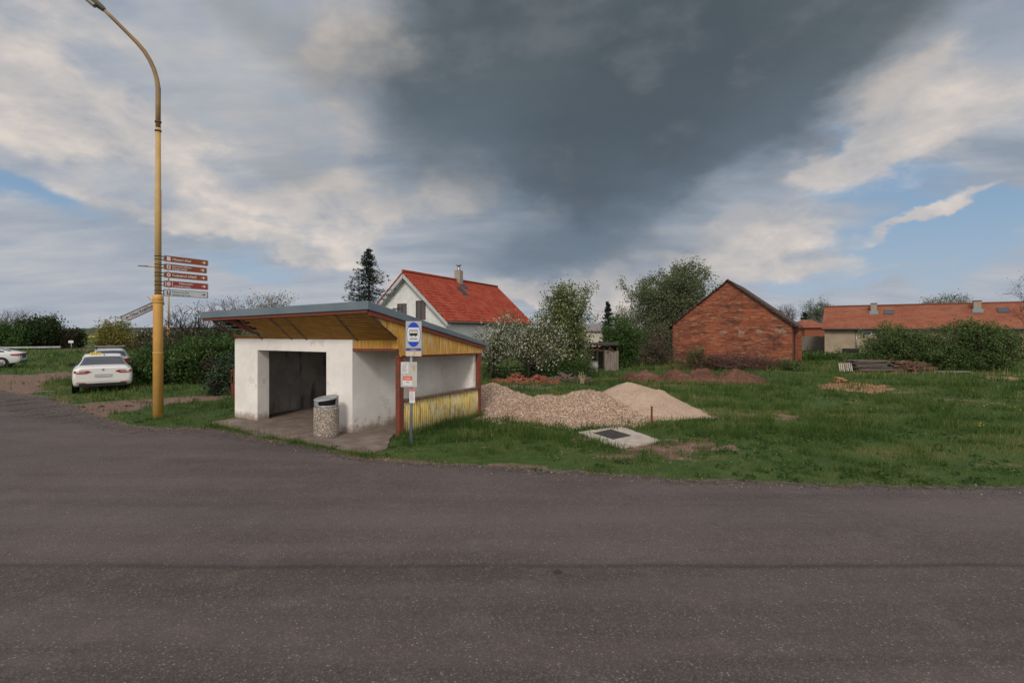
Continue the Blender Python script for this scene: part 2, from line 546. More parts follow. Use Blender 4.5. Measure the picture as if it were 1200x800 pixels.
def resample(poly, step=.08, amp=.05, low=.14, seed=3, closed=False):
    out = []
    pts = poly + ([poly[0]] if closed else [])
    acc = 0
    for a, b in zip(pts[:-1], pts[1:]):
        a = np.array(a, float); b = np.array(b, float); L = np.linalg.norm(b - a); k = max(1, int(L / step))
        nr = np.array([-(b - a)[1], (b - a)[0]]) / max(L, 1e-9)
        for i in range(k):
            p = a + (b - a) * i / k; s = acc + L * i / k
            o = (float(vnoise(s * 7, 0, seed)) - .5) * 2 * amp + (float(vnoise(s * .9, 5, seed)) - .5) * 2 * low + (float(vnoise(s * 20, 9, seed)) - .5) * amp
            out.append(tuple(p + nr * o))
        acc += L
    if not closed: out.append(tuple(pts[-1]))
    return out

def pip(px, py, poly):
    """vectorised point in polygon"""
    px = np.asarray(px); py = np.asarray(py); ins = np.zeros(px.shape, bool)
    n_ = len(poly); j = n_ - 1
    for i in range(n_):
        xi, yi = poly[i][0], poly[i][1]; xj, yj = poly[j][0], poly[j][1]
        if yi != yj:
            c = ((yi > py) != (yj > py)) & (px < (xj - xi) * (py - yi) / (yj - yi) + xi)
            ins ^= c
        j = i
    return ins

def seg_dist(px, py, line):
    best = np.full(np.shape(px), 1e9)
    for a, b in zip(line[:-1], line[1:]):
        ax, ay = a[0], a[1]; bx, by = b[0], b[1]
        L2 = (bx - ax) ** 2 + (by - ay) ** 2 + 1e-12
        t = np.clip(((px - ax) * (bx - ax) + (py - ay) * (by - ay)) / L2, 0, 1)
        best = np.minimum(best, np.hypot(px - ax - t * (bx - ax), py - ay - t * (by - ay)))
    return best

DIRT = [[tuple(G(*p)[:2]) for p in P] for P in [
    [(88, 475), (110, 471), (150, 467.5), (200, 466), (272, 464), (276, 468), (235, 471), (190, 475), (140, 482), (115, 490), (100, 486)],
    [(-160, 440), (0, 438.5), (50, 436.5), (82, 434.5), (88, 437), (80, 442), (60, 446), (42, 452), (54, 458), (38, 460), (64, 466), (100, 476), (110, 490), (90, 486), (60, 470), (0, 463), (-160, 459)],
    [(-160, 416), (0, 409), (70, 409), (115, 409.5), (150, 408), (168, 405), (160, 403), (110, 405.5), (0, 406), (-160, 408)],
]]
DIRTBLOB = [(1020, 545, 60, 5, .4), (1150, 540, 60, 6, .38), (900, 545, 50, 4, .35), (1000, 480, 60, 3, .4), (1130, 470, 60, 3, .45), (776, 528, 66, 11, 1.05), (700, 516, 24, 8, .9), (735, 534, 40, 7, .7), (838, 520, 12, 6, .8), (905, 487, 42, 4.5, .75), (640, 518, 18, 4, .5), (860, 488, 50, 5, .6),
            (610, 549, 60, 4, .8), (690, 553, 40, 3.5, .7), (1060, 460, 60, 2.5, .4), (960, 520, 90, 4, .25), (1120, 508, 80, 5, .3), (560, 520, 16, 3, .5), (800, 446, 110, 7, .6), (620, 452, 70, 6, .5), (880, 515, 40, 4, .35)]

P2 = Vector((-3.71, 11.9, 0)); UD = Vector((.875, -.483, 0)).normalized(); VD = Vector((.483, .875, 0)).normalized()
def S(u, v, z=0.0):
    p = P2 + UD * u + VD * v; return Vector((p.x, p.y, z))

PADPOLY = [tuple(G(*p)[:2]) for p in [(247, 496.5), (300, 509), (350, 518), (400, 527), (432, 532.5), (452, 527)]] + [tuple(S(1.02, .3)[:2]), tuple(S(1.02, 3.4)[:2]), tuple(S(-4.3, 3.4)[:2]), tuple(S(-4.46, -.1)[:2])]
SHELTERPOLY = [tuple(S(*c)[:2]) for c in [(-4.5, -.05), (1.2, -.05), (1.2, 3.7), (-4.5, 3.7)]]

def dirt_mask(x, y):
    x = np.asarray(x, float); y = np.asarray(y, float)
    m = np.zeros(x.shape)
    wob = (fbm(x * 1.3, y * 1.3, 21) - .5)
    xw = x + wob * 1.2; yw = y + (fbm(x * 1.3, y * 1.3, 33) - .5) * 1.2
    for P in DIRT:
        m = np.maximum(m, pip(xw, yw, P) * .95)
    for (cx, cy, rx, ry, wt) in DIRTBLOB:
        c = G(cx, cy); a = G(cx, cy - ry); b = G(cx, cy + ry)
        r1 = rx / F * c.y; r2 = max((a.y - b.y) / 2, .15)
        g = np.exp(-(((xw - c.x) / r1) ** 2 + ((yw - c.y) / r2) ** 2))
        m = np.maximum(m, np.clip(g * wt * 1.5 * sstep(.28, .56, fbm(x * 1.9, y * 1.9, 55, 3)), 0, 1))
    de = seg_dist(x, y, EDGE)
    m = np.maximum(m, np.clip(1.0 - de / (.10 + .55 * fbm(x * .8, y * .8, 5) ** 2), 0, 1))
    return m

def gz(x, y):
    """gentle unevenness of the lot, dying out at the road and the shelter"""
    x = np.asarray(x, float); y = np.asarray(y, float)
    de = seg_dist(x, y, EDGE)
    ds = np.hypot(x + 3.2, y - 13.2)
    a = sstep(.3, 3.0, de) * sstep(3.5, 7, ds) * (1 - sstep(60, 90, y))
    return a * ((fbm(x * .22, y * .22, 61, 3) - .5) * .22 + (fbm(x * .9, y * .9, 71, 3) - .5) * .10)

def axis(lo, hi, step, far):
    core = np.arange(lo, hi + step * .5, step)
    ext = []; s = step; v = hi
    while v < far:
        s *= 1.35; v += s; ext.append(v)
    ext2 = []; s = step; v = lo
    while v > -far:
        s *= 1.35; v -= s; ext2.append(v)
    return np.array(ext2[::-1] + core.tolist() + ext)
gx = axis(-32, 34, .22, 4200); gy = axis(6, 46, .22, 4200)
X, Y = np.meshgrid(gx, gy)
Z = gz(X, Y)
onroad = pip(X, Y, ROAD)
Z = np.where(onroad, 0, Z)
DM = dirt_mask(X, Y)
nx, ny = len(gx), len(gy)
idx = np.arange(nx * ny).reshape(ny, nx)
quads = np.stack([idx[:-1, :-1], idx[:-1, 1:], idx[1:, 1:], idx[1:, :-1]], -1).reshape(-1, 4)
gm, n = new_mat('ground')
p = n.pos(); dm = n.attr('dirt')
f1 = n.noise(p, .55, 5, .6); f2 = n.noise(p, 3.2, 7, .65); f3 = n.noise(p, 26, 4, .6)
gcol = n.ramp(n.m('ADD', n.m('MULTIPLY', f1, .5), n.m('MULTIPLY', f2, .5)), [(.35, (.036, .064, .017)), (.5, (.055, .092, .025)), (.62, (.095, .112, .038)), (.75, (.15, .13, .065))])
gcol = n.mix(n.m('MULTIPLY', n.step(f3, .45, .75), .5), gcol, (.025, .042, .014))
dcol = n.ramp(n.m('ADD', n.m('MULTIPLY', f2, .6), n.m('MULTIPLY', f3, .4)), [(.32, (.085, .050, .038)), (.5, (.165, .100, .076)), (.68, (.26, .18, .145))])
dcol = n.mix(n.step(n.noise(p, 70, 2, .5), .60, .66), dcol, (.32, .28, .24))
mask = n.step(n.m('ADD', dm, n.m('MULTIPLY_ADD', n.m('ADD', n.m('MULTIPLY', f2, .6), n.m('MULTIPLY', f3, .4)), 1.1, -.55)), .38, .60)
n.out(n.princ(n.mix(mask, gcol, dcol), .95, n.bump(n.m('ADD', f2, f3), .6, .03), 0, .15))
o = np_mesh('ground', np.stack([X.ravel(), Y.ravel(), Z.ravel()], 1), quads.ravel(), np.arange(len(quads)) * 4, np.full(len(quads), 4), gm, smooth=True)
a = o.data.attributes.new('dirt', 'FLOAT', 'POINT'); a.data.foreach_set('value', DM.ravel().astype(np.float32))
props(o, kind='structure')

# ---- asphalt
EDGEJ = resample(EDGE, .06, .07, .20, 3)
rm, n = new_mat('asphalt')
p = n.pos()
sep = n.node('ShaderNodeSeparateXYZ'); n.l.new(p, sep.inputs[0])
ag = n.voro(p, 95, 'F1', 'Color'); agf = n.node('ShaderNodeSeparateColor'); n.l.new(ag, agf.inputs[0])
stone = n.ramp(agf.outputs[0], [(0, (.026, .023, .023)), (.45, (.058, .050, .050)), (.80, (.098, .084, .080)), (1, (.25, .215, .19))])
lf = n.noise(p, .35, 5, .6); mf = n.noise(p, 1.6, 6, .65); hf = n.noise(p, 9, 5, .65)
# older, dustier lane beyond the joint; darker lane on the near side
yw = n.m('MULTIPLY_ADD', n.m('SUBTRACT', n.noise(p, .5, 4, .55), .5), .22, sep.outputs[1])
far = n.step(yw, 5.15, 5.35)
lane = n.mix(far, (.080, .066, .059), (.116, .092, .094))
lane = n.mix(n.m('MULTIPLY', n.step(lf, .40, .60), .65), lane, (.078, .060, .058))
lane = n.mix(n.m('MULTIPLY', n.step(mf, .50, .70), .48), lane, (.160, .132, .120))
lane = n.mix(n.m('MULTIPLY', n.step(hf, .52, .68), .38), lane, (.045, .040, .040))
base = n.mix(.40, lane, stone)
bandn = n.noise(n.mapping(p, (.10, 1.1, 1)), 1.5, 5, .6)
base = n.mix(n.m('MULTIPLY', n.step(bandn, .42, .62), .24), base, (.150, .120, .120))
base = n.mix(n.m('MULTIPLY', n.step(bandn, .44, .32), .24), base, (.052, .042, .041))
# bright grit, dark spots
gr = n.voro(n.mapping(p, (1, 1, 1), (.3, .7, 0)), 22, 'F1', 'Distance')
grn = n.noise(p, 5, 3, .6)
base = n.mix(n.m('MULTIPLY', n.step(gr, .20, .12), n.step(grn, .42, .58)), base, (.26, .215, .18))
# tar joint
sd = n.m('ABSOLUTE', n.m('SUBTRACT', yw, 5.22))
sj = n.m('MULTIPLY', n.step(sd, .075, .005), n.step(n.noise(p, .8, 5, .65), .26, .50))
base = n.mix(n.m('MULTIPLY', sj, .50), base, (.035, .029, .028))
# wheel-polished strips
wp = n.m('MULTIPLY', n.step(n.m('ABSOLUTE', n.m('SUBTRACT', yw, 6.6)), .6, .1), .18)
base = n.mix(wp, base, (.15, .13, .13))
# oil drip
od = n.vm('DISTANCE', p, tuple(G(654, 671)))
n1 = n.node('ShaderNodeVectorMath', operation='DISTANCE'); n.put(n1.inputs[0], p); n1.inputs[1].default_value = tuple(G(654, 671))
base = n.mix(n.m('MULTIPLY', n.step(n.m('ADD', n1.outputs['Value'], n.m('MULTIPLY', hf, .10)), .12, .08), .7), base, (.03, .026, .022))
n.out(n.princ(base, .88, n.bump(n.m('ADD', agf.outputs[0], n.m('MULTIPLY', hf, .6)), .55, .006), 0, .22))
mb = MB(); poly = [(x, y, .010) for x, y in EDGEJ] + [(-60, -25, .010), (60, -25, .010)]
mb.add(poly, [tuple(range(len(poly)))])
mb.build('road', rm, kind='structure')

# ---- grit washed onto the road along the verge
vm_, n = new_mat('verge_grit')
p = n.pos(); fd = n.attr('fade')
col = n.ramp(n.noise(p, 14, 6, .65), [(.35, (.075, .062, .058)), (.5, (.125, .103, .094)), (.65, (.20, .168, .15))])
al = n.step(n.m('ADD', fd, n.m('MULTIPLY_ADD', n.m('ADD', n.m('MULTIPLY', n.noise(p, 5, 6, .7), .6), n.m('MULTIPLY', n.noise(p, 40, 3, .6), .4)), 1.6, -.8)), .42, .72)
pr = n.princ(col, .95, n.bump(n.noise(p, 60, 3, .6), .5, .01), 0, .15)
tr = n.node('ShaderNodeBsdfTransparent'); mx = n.node('ShaderNodeMixShader')
n.put(mx.inputs[0], n.m('MULTIPLY', al, .72)); n.l.new(tr.outputs[0], mx.inputs[1]); n.l.new(pr.outputs[0], mx.inputs[2]); n.out(mx)
vs = []; fs = []; fade = []
E = EDGEJ[2:]
for i, (x, y) in enumerate(E):
    a_ = np.array(E[max(i - 6, 0)]); b_ = np.array(E[min(i + 6, len(E) - 1)]); t_ = b_ - a_; t_ /= np.linalg.norm(t_)
    nr = np.array([-t_[1], t_[0]])          # towards the road (edge runs right to left)
    wd = .22 + .4 * float(vnoise(i * .02, 3, 8)) + 1.1 * float(sstep(-3.5, -7, x)) + 2.2 * float(sstep(-10, -14, x))
    for k, (o_, f_) in enumerate([(-.10, .85), (wd * .35, .5), (wd, 0)]):
        vs.append((x + nr[0] * o_, y + nr[1] * o_, .0155)); fade.append(f_)
    if i:
        for k in range(2):
            fs.append(((i - 1) * 3 + k, i * 3 + k, i * 3 + k + 1, (i - 1) * 3 + k + 1))
mb = MB(); mb.add(vs, fs); o = mb.build('road_grit', vm_, kind='structure')
a = o.data.attributes.new('fade', 'FLOAT', 'POINT'); a.data.foreach_set('value', np.array(fade, np.float32))

# ---- concrete apron of the bus shelter
pad_m, n = new_mat('apron')
p = n.pos(); f2 = n.noise(p, 2.4, 7, .65); f3 = n.noise(p, 30, 4, .6)
c = n.ramp(n.m('ADD', n.m('MULTIPLY', f2, .65), n.m('MULTIPLY', f3, .35)), [(.33, (.105, .080, .066)), (.5, (.17, .135, .115)), (.66, (.26, .215, .185))])
n.out(n.princ(c, .93, n.bump(f3, .4, .01), 0, .2))
PADJ = resample(PADPOLY, .1, .035, .06, 11, True)
mb = MB(); mb.prism([(x, y, -.05) for x, y in PADJ], (0, 0, .085)); mb.build('pavement', pad_m, kind='structure')

# ---- far fields and hills
def sheet(name, pts, z, mat):
    mb = MB(); mb.add([(x, y, z) for x, y in pts], [tuple(range(len(pts)))]); return mb.build(name, mat, kind='structure')
def gp(*px): return [tuple(G(*q)[:2]) for q in px]
sheet('rapeseed_field', gp((20, 395.6), (155, 395.6), (170, 393.2), (40, 393.2)), .05, simple('rape', (.42, .36, .03), (.30, .30, .04), .05, .9))
sheet('green_field', gp((0, 401.5), (150, 401.5), (165, 397.2), (20, 397.2)), .04, simple('greenfield', (.09, .17, .04), (.12, .19, .06), .05, .9))
sheet('ploughed_field', gp((20, 392.5), (170, 392.5), (185, 391), (40, 391)), .06, simple('ploughed', (.20, .11, .08), (.16, .09, .07), .02, .9))
hm = simple('hillwood', (.030, .048, .035), (.05, .07, .045), .01, .95, coord='pos')
def ridge(name, xs, d, hs, seed, thick=260):
    vs = []; fs = []
    for i, x in enumerate(xs):
        h_ = hs(x) + 3 * float(fbm(x * .05, 0, seed, 4)) + 5 * float(fbm(x * .008, 0, seed + 1))
        for (yy, hh) in ((d - thick * .4, -.5), (d, h_), (d + thick * .6, -.5)):
            vs.append((x, yy, hh))
        if i:
            for k in range(2): fs.append(((i - 1) * 3 + k, i * 3 + k, i * 3 + k + 1, (i - 1) * 3 + k + 1))
    mb = MB(); mb.add(vs, fs, True); mb.build(name, hm, kind='structure')
ridge('wooded_hills', np.arange(-2600, 2600, 8), 1500, lambda x: 5 + 5 * math.exp(-((x + 1050) / 260) ** 2), 4)
# ================================================================== bus shelter
plaster, n = new_mat('white_plaster')
p = n.pos(); sep = n.node('ShaderNodeSeparateXYZ'); n.l.new(p, sep.inputs[0])
f1 = n.noise(p, 1.3, 6, .6); f2 = n.noise(n.mapping(p, (3, 3, .5)), 3, 6, .65); f3 = n.noise(p, 40, 3, .6)
c = n.mix(n.step(f1, .36, .66), (.81, .785, .755), (.71, .685, .665))
c = n.mix(n.m('MULTIPLY', n.step(f2, .54, .76), .24), c, (.52, .46, .42))
# splash dirt and lost plaster at the foot of the wall
ft = n.m('ADD', sep.outputs[2], n.m('MULTIPLY', n.noise(p, 4, 5, .65), -.55))
c = n.mix(n.m('MULTIPLY', n.step(ft, .0, -.24), .9), c, (.28, .215, .17))
ch_ = n.m('MULTIPLY', n.step(n.noise(p, 2.6, 6, .7), .60, .63), n.step(sep.outputs[2], .45, .10))
c = n.mix(ch_, c, (.27, .16, .11))
c = n.mix(n.m('MULTIPLY', n.step(n.noise(n.mapping(p, (1, 1, 1), (4, 4, 1)), 1.1, 7, .75), .585, .60), .5), c, (.56, .53, .50))
n.out(n.princ(c, .92, n.bump(n.m('ADD', n.noise(p, 7, 5, .6), n.m('MULTIPLY', f3, .3)), .28, .02), 0, .2))
innerp, n = new_mat('shaded_stained_plaster')
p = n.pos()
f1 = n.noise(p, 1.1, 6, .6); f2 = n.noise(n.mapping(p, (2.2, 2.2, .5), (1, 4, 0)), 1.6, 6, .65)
c = n.mix(n.step(f1, .38, .62), (.40, .39, .38), (.27, .262, .258))  # white plaster greyed for the shade of the room; stains come on top
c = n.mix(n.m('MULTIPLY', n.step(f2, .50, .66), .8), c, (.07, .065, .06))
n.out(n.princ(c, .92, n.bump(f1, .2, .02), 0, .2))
redp = simple('red_brown_paint', (.22, .045, .025), (.13, .05, .035), 7, .7, .3, 40, speck=((.28, .20, .16), 26, .66))
roofm = simple('blue_grey_metal', (.155, .20, .235), (.125, .165, .20), 1.5, .45, .0, spec=.4, metal=.2)
soffm = simple('soffit_boards', (.40, .21, .042), (.30, .155, .036), 4, .7, .25, 40, stretch=(1, 1, 3))
clad, n = new_mat('yellow_boards')
p = n.pos()
f1 = n.noise(n.mapping(p, (6, 6, .7)), 3, 6, .65); f2 = n.noise(p, 2.2, 5, .6); t = n.attr('tint')
c = n.mix(n.step(f2, .35, .65), (.60, .325, .062), (.48, .255, .058))
c = n.mix(n.m('MULTIPLY', n.step(n.m('ADD', f1, n.m('MULTIPLY', t, .12)), .56, .70), .8), c, (.52, .46, .30))
c = n.mix(n.step(f1, .42, .30), c, (.17, .09, .03))
n.out(n.princ(c, .75, n.bump(f1, .25, .01), 0, .25))
wthr, n = new_mat('peeling_yellow_slats')
p = n.pos()
f1 = n.noise(n.mapping(p, (9, 9, .9)), 3, 6, .7); f2 = n.noise(p, 3, 5, .6)
c = n.mix(n.step(f2, .38, .62), (.62, .47, .15), (.56, .50, .30))
c = n.mix(n.m('MULTIPLY', n.step(f1, .49, .60), .8), c, (.24, .155, .075))
n.out(n.princ(c, .85, n.bump(f1, .4, .01), 0, .2))
railm = simple('weathered_rail', (.10, .065, .05), (.19, .13, .11), 9, .9, .4, 30)

SH = thing('bus_shelter', S(-1.6, 1.8), 'white bus shelter with yellow boarded gable under a sloping blue grey roof', 'bus shelter')
u0, u1 = -4.45, 0.0; T = .34
d0, d1, dh = -3.47, -.863, 1.9
mb = MB()
mb.hexa([S(u0, 0, -.1), S(d0, 0, -.1), S(d0, T, -.1), S(u0, T, -.1)], [S(u0, 0, 2.2), S(d0, 0, 2.2), S(d0, T, 2.2), S(u0, T, 2.2)])
mb.hexa([S(d1, 0, -.1), S(u1, 0, -.1), S(u1, T, -.1), S(d1, T, -.1)], [S(d1, 0, 2.2), S(u1, 0, 2.2), S(u1, T, 2.2), S(d1, T, 2.2)])
mb.hexa([S(d0, 0, dh), S(d1, 0, dh), S(d1, T, dh), S(d0, T, dh)], [S(d0, 0, 2.2), S(d1, 0, 2.2), S(d1, T, 2.2), S(d0, T, 2.2)])
mb.build('front_wall', plaster, SH)
mb = MB()
mb.hexa([S(-.22, T, -.1), S(0, T, -.1), S(0, 3.42, -.1), S(-.22, 3.42, -.1)], [S(-.22, T, 2.2), S(0, T, 2.2), S(0, 3.42, 2.06), S(-.22, 3.42, 2.06)])
mb.build('side_wall', plaster, SH)
mb = MB()
mb.hexa([S(u0, T, -.1), S(u0 + .25, T, -.1), S(u0 + .25, 3.42, -.1), S(u0, 3.42, -.1)], [S(u0, T, 2.2), S(u0 + .25, T, 2.2), S(u0 + .25, 3.42, 2.06), S(u0, 3.42, 2.06)])
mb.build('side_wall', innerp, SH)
mb = MB()
mb.hexa([S(u0, 3.42, -.1), S(-.003, 3.42, -.1), S(-.003, 3.68, -.1), S(u0, 3.68, -.1)], [S(u0, 3.42, 2.04), S(-.003, 3.42, 2.04), S(-.003, 3.68, 2.0), S(u0, 3.68, 2.0)])
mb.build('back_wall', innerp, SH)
mb = MB()
mb.hexa([S(0, 3.42, -.1), S(1.10, 3.42, -.1), S(1.10, 3.68, -.1), S(0, 3.68, -.1)], [S(0, 3.42, 2.04), S(1.10, 3.42, 2.04), S(1.10, 3.68, 2.0), S(0, 3.68, 2.0)])
mb.build('back_wall', plaster, SH)
mb = MB()
mb.hexa([S(u0 + .26, T + .005, 2.12), S(-.225, T + .005, 2.12), S(-.225, 3.41, 2.0), S(u0 + .26, 3.41, 2.0)], [S(u0 + .26, T + .005, 2.16), S(-.225, T + .005, 2.16), S(-.225, 3.41, 2.04), S(u0 + .26, 3.41, 2.04)])
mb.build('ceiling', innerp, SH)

# roof: four outer corners (front-left, front-right, back-right, back-left), top and underside heights
rc = [(-4.83, -.725, 2.915, 2.735), (1.20, -.725, 3.04, 2.855), (1.30, 3.93, 2.05, 1.955), (-4.83, 3.93, 1.95, 1.86)]
mb = MB(); mb.hexa([S(a, b, z0) for a, b, z1, z0 in rc], [S(a, b, z1) for a, b, z1, z0 in rc])
mb.build('roof', roofm, SH, bevel=.012)
def roofz(u, v):
    fl, fr, br, bl = [c[3] for c in rc]
    tu = (u + 4.83) / 6.1; tv = (v + .725) / 4.655
    return (fl * (1 - tu) + fr * tu) * (1 - tv) + (bl * (1 - tu) + br * tu) * tv
# red trim boards under the roof edge
mb = MB()
mb.hexa([S(-4.78, -.69, roofz(-4.78, -.69) - .055), S(1.14, -.69, roofz(1.14, -.69) - .055), S(1.14, -.655, roofz(1.14, -.655) - .055), S(-4.78, -.655, roofz(-4.78, -.655) - .055)],
        [S(-4.78, -.69, roofz(-4.78, -.69) - .002), S(1.14, -.69, roofz(1.14, -.69) - .002), S(1.14, -.655, roofz(1.14, -.655) - .002), S(-4.78, -.655, roofz(-4.78, -.655) - .002)])
mb.build('trim_board', redp, SH)
mb = MB()
ub = lambda v: 1.175 + (v + .6) * .021
for (va, vb) in ((-.65, 3.8),):
    mb.hexa([S(ub(va) - .03, va, roofz(1.1, va) - .10), S(ub(va), va, roofz(1.1, va) - .10), S(ub(vb), vb, roofz(1.1, vb) - .09), S(ub(vb) - .03, vb, roofz(1.1, vb) - .09)],
            [S(ub(va) - .03, va, roofz(1.1, va) - .003), S(ub(va), va, roofz(1.1, va) - .003), S(ub(vb), vb, roofz(1.1, vb) - .003), S(ub(vb) - .03, vb, roofz(1.1, vb) - .003)])
mb.build('trim_board', redp, SH)

# soffit: boards running along the front, some missing at the left end
def sof(u, t):
    """t 0 at the roof edge .. 1 at the wall"""
    vb = .33 * max(0, u / 1.1)
    v = -.66 + (vb + .66) * t
    zt = roofz(u, -.66) - .03
    return S(u, v, zt + (2.2 - zt) * t)
mb = MB(); NB = 11
breaks = [-4.40, -3.25, -2.1, -1.0, .1, 1.12]
for k in range(NB):
    t0 = k / NB + .014; t1 = (k + 1) / NB - .008
    for a, b in zip(breaks[:-1], breaks[1:]):
        a2, b2 = a, b
        if a < -4 and k < 9:
            continue
        if k < 9 and a == -3.25:
            a2 = -3.25 + .22 * (k % 3) * .5
        P = [sof(a2, t0), sof(b2, t0), sof(b2, t1), sof(a2, t1)]
        nr = (P[1] - P[0]).cross(P[3] - P[0]).normalized() * .018
        if nr.z < 0: nr = -nr
        mb.hexa(P, [q + nr for q in P])
mb.build('soffit', soffm, SH)
mb = MB()
for u in (-4.42, -3.27, -2.1, -1.55, .12, 1.12):
    P = [sof(u - .02, 0), sof(u + .02, 0), sof(u + .02, 1), sof(u - .02, 1)]
    dn = Vector((0, 0, -.02))
    if u in (-.62,): continue
    mb.hexa([q + dn for q in P], [q + Vector((0, 0, .03)) for q in P])
mb.each('batten', railm, SH)
mb = MB()     # rafter and loose laths in the open bay of the soffit
up = Vector((0, 0, .10))
mb.bar(sof(-4.0, .04) + up, sof(-3.45, .85) + up, .10, .12)
mb.bar(sof(-4.36, .0) + up * 1.2, sof(-3.3, .0) + up * 1.2, .06, .08)
mb.each('rafter', redp, SH)
mb = MB()
for t in (.30, .5, .68):
    mb.bar(sof(-4.36, t) + up * .9, sof(-3.9 + .25 * t, t) + up * .9, .09, .015)
mb.quad(sof(-3.75, .80) + up * .1, sof(-3.3, .80) + up * .1, sof(-3.15, .93) + up * .1, sof(-3.85, .93) + up * .1)
mb.each('lath', simple('bare_lath', (.42, .38, .36), (.30, .26, .25), 8, .9), SH)
mb = MB()     # black sheet over the open bay, painted as the shade inside the roof
mb.hexa([sof(-4.42, .0) + up * 1.75, sof(-3.2, .0) + up * 1.75, sof(-3.2, .95) + up * 2.2, sof(-4.42, .95) + up * 2.2],
        [sof(-4.42, .0) + up * 1.9, sof(-3.2, .0) + up * 1.9, sof(-3.2, .95) + up * 2.4, sof(-4.42, .95) + up * 2.4])
mb.build('dark_void_sheet', simple('void_black', (.02, .018, .018), (.04, .032, .03), 6, .95), SH)

# gable boards on the right side (vertical, cut to the roof slope)
mb = MB(); tn = []
v = -.62
def gbot(v):
    if v < .33:      # cut along the soffit
        return sof(1.1, (v + .66) / .99).z
    if v < .37: return 1.82
    return 1.845 + (1.785 - 1.845) * (v - .37) / 3.3
w_ = .088
while v < 3.72:
    b = min(v + w_ - .006, 3.74)
    if not (v < .33 < b):
        mb.hexa([S(1.12 + .02 * v, v, gbot(v)), S(1.145 + .02 * v, v, gbot(v)), S(1.145 + .02 * b, b, gbot(b)), S(1.12 + .02 * b, b, gbot(b))],
                [S(1.12 + .02 * v, v, roofz(1.1, v) - .06), S(1.145 + .02 * v, v, roofz(1.1, v) - .06), S(1.145 + .02 * b, b, roofz(1.1, b) - .06), S(1.12 + .02 * b, b, roofz(1.1, b) - .06)])
    else:
        mb.hexa([S(1.12, v, 2.16), S(1.145, v, 2.16), S(1.145, b, 1.85), S(1.12, b, 1.85)], [S(1.12, v, roofz(1.1, v) - .06), S(1.145, v, roofz(1.1, v) - .06), S(1.145, b, roofz(1.1, b) - .06), S(1.12, b, roofz(1.1, b) - .06)])
    tn += [random.random()] * 6
    v += w_
o = mb.build('gable_boards', clad, SH)
a = o.data.attributes.new('tint', 'FLOAT', 'FACE'); a.data.foreach_set('value', np.array(tn, np.float32))
mb = MB()     # small fascia of boards above the front opening of the bay
k = 0
while .02 + k * .09 < 1.08:
    a_ = .02 + k * .09; b_ = min(a_ + .084, 1.1)
    va, vb = .33 * a_ / 1.1 + .02, .33 * b_ / 1.1 + .02
    mb.hexa([S(a_, va, 2.0), S(b_, vb, 2.0), S(b_, vb + .022, 2.0), S(a_, va + .022, 2.0)], [S(a_, va, 2.2), S(b_, vb, 2.2), S(b_, vb + .022, 2.2), S(a_, va + .022, 2.2)])
    k += 1
o = mb.build('fascia_boards', clad, SH)
# posts and beams
def post(u, v, z1, wu=.13, wv=.13):
    mb = MB(); mb.hexa([S(u - wu / 2, v - wv / 2, -.1), S(u + wu / 2, v - wv / 2, -.1), S(u + wu / 2, v + wv / 2, -.1), S(u - wu / 2, v + wv / 2, -.1)],
                       [S(u - wu / 2, v - wv / 2, z1), S(u + wu / 2, v - wv / 2, z1), S(u + wu / 2, v + wv / 2, z1), S(u - wu / 2, v + wv / 2, z1)])
    mb.build('post', redp, SH, bevel=.008)
post(1.075, .40, 1.79, .12, .15); post(1.165, 3.60, 1.73, .11, .12)
mb = MB(); mb.hexa([S(1.03, .31, 1.79), S(1.125, .31, 1.79), S(1.205, 3.72, 1.73), S(1.11, 3.72, 1.73)], [S(1.03, .31, 1.842), S(1.125, .31, 1.842), S(1.205, 3.72, 1.782), S(1.11, 3.72, 1.782)])
mb.build('beam', redp, SH)
mb = MB(); mb.hexa([S(.003, .005, 1.945), S(1.06, .325, 1.945), S(1.06, .40, 1.945), S(.003, .08, 1.945)], [S(.003, .005, 1.998), S(1.06, .325, 1.998), S(1.06, .40, 1.998), S(.003, .08, 1.998)])
mb.build('beam', redp, SH)
# low side wall of half-round slats under a weathered rail
mb = MB(); v = .50
while v < 3.53:
    uu = 1.075 + .0233 * (v - .4)
    wv = .075
    mb.tube([S(uu + .01, v + wv / 2, -.05), S(uu + .01, v + wv / 2, .765 + random.uniform(-.012, .012))], wv / 2 * .98, 8)
    v += wv
mb.build('slat_wall', wthr, SH)
mb = MB()
for a_, b_ in ((.475, 1.4), (1.41, 2.5), (2.51, 3.54)):
    dz_ = random.uniform(-.01, .012)
    mb.bar(S(1.085 + .0233 * (a_ - .4), a_, .795 + dz_), S(1.085 + .0233 * (b_ - .4), b_, .795 + dz_), .15, .045)
mb.each('rail', railm, SH, bevel=.006)

# bench inside the bay is not visible; rusty red gate panel behind the left wall
GT = thing('gate_panel', tuple(G(274, 468)), 'rusty red metal gate panel between the ivy and the shelter wall', 'gate')
mb = MB(); gp0 = G(270.5, 468); gp1 = gp0 + UD * .75
rust = simple('rusty_red_metal', (.20, .042, .022), (.11, .035, .025), 5, .7, .2, 30)
up = Vector((0, 0, 1))
mb.bar(gp0 + up * .05, gp1 + up * .05, .04, .05); mb.bar(gp0 + up * 1.02, gp1 + up * 1.02, .04, .05); mb.each('rail', rust, GT)
mb = MB(); mb.hexa([gp0 + up * .08, gp1 + up * .08, gp1 + VD * .01 + up * .08, gp0 + VD * .01 + up * .08], [gp0 + up * .55, gp1 + up * .55, gp1 + VD * .01 + up * .55, gp0 + VD * .01 + up * .55]); mb.build('panel', rust, GT)
mb = MB()
for k in range(6): mb.tube([gp0 + UD * (.02 + .14 * k) + up * .05, gp0 + UD * (.02 + .14 * k) + up * 1.05], .014, 6)
mb.each('bar', rust, GT)

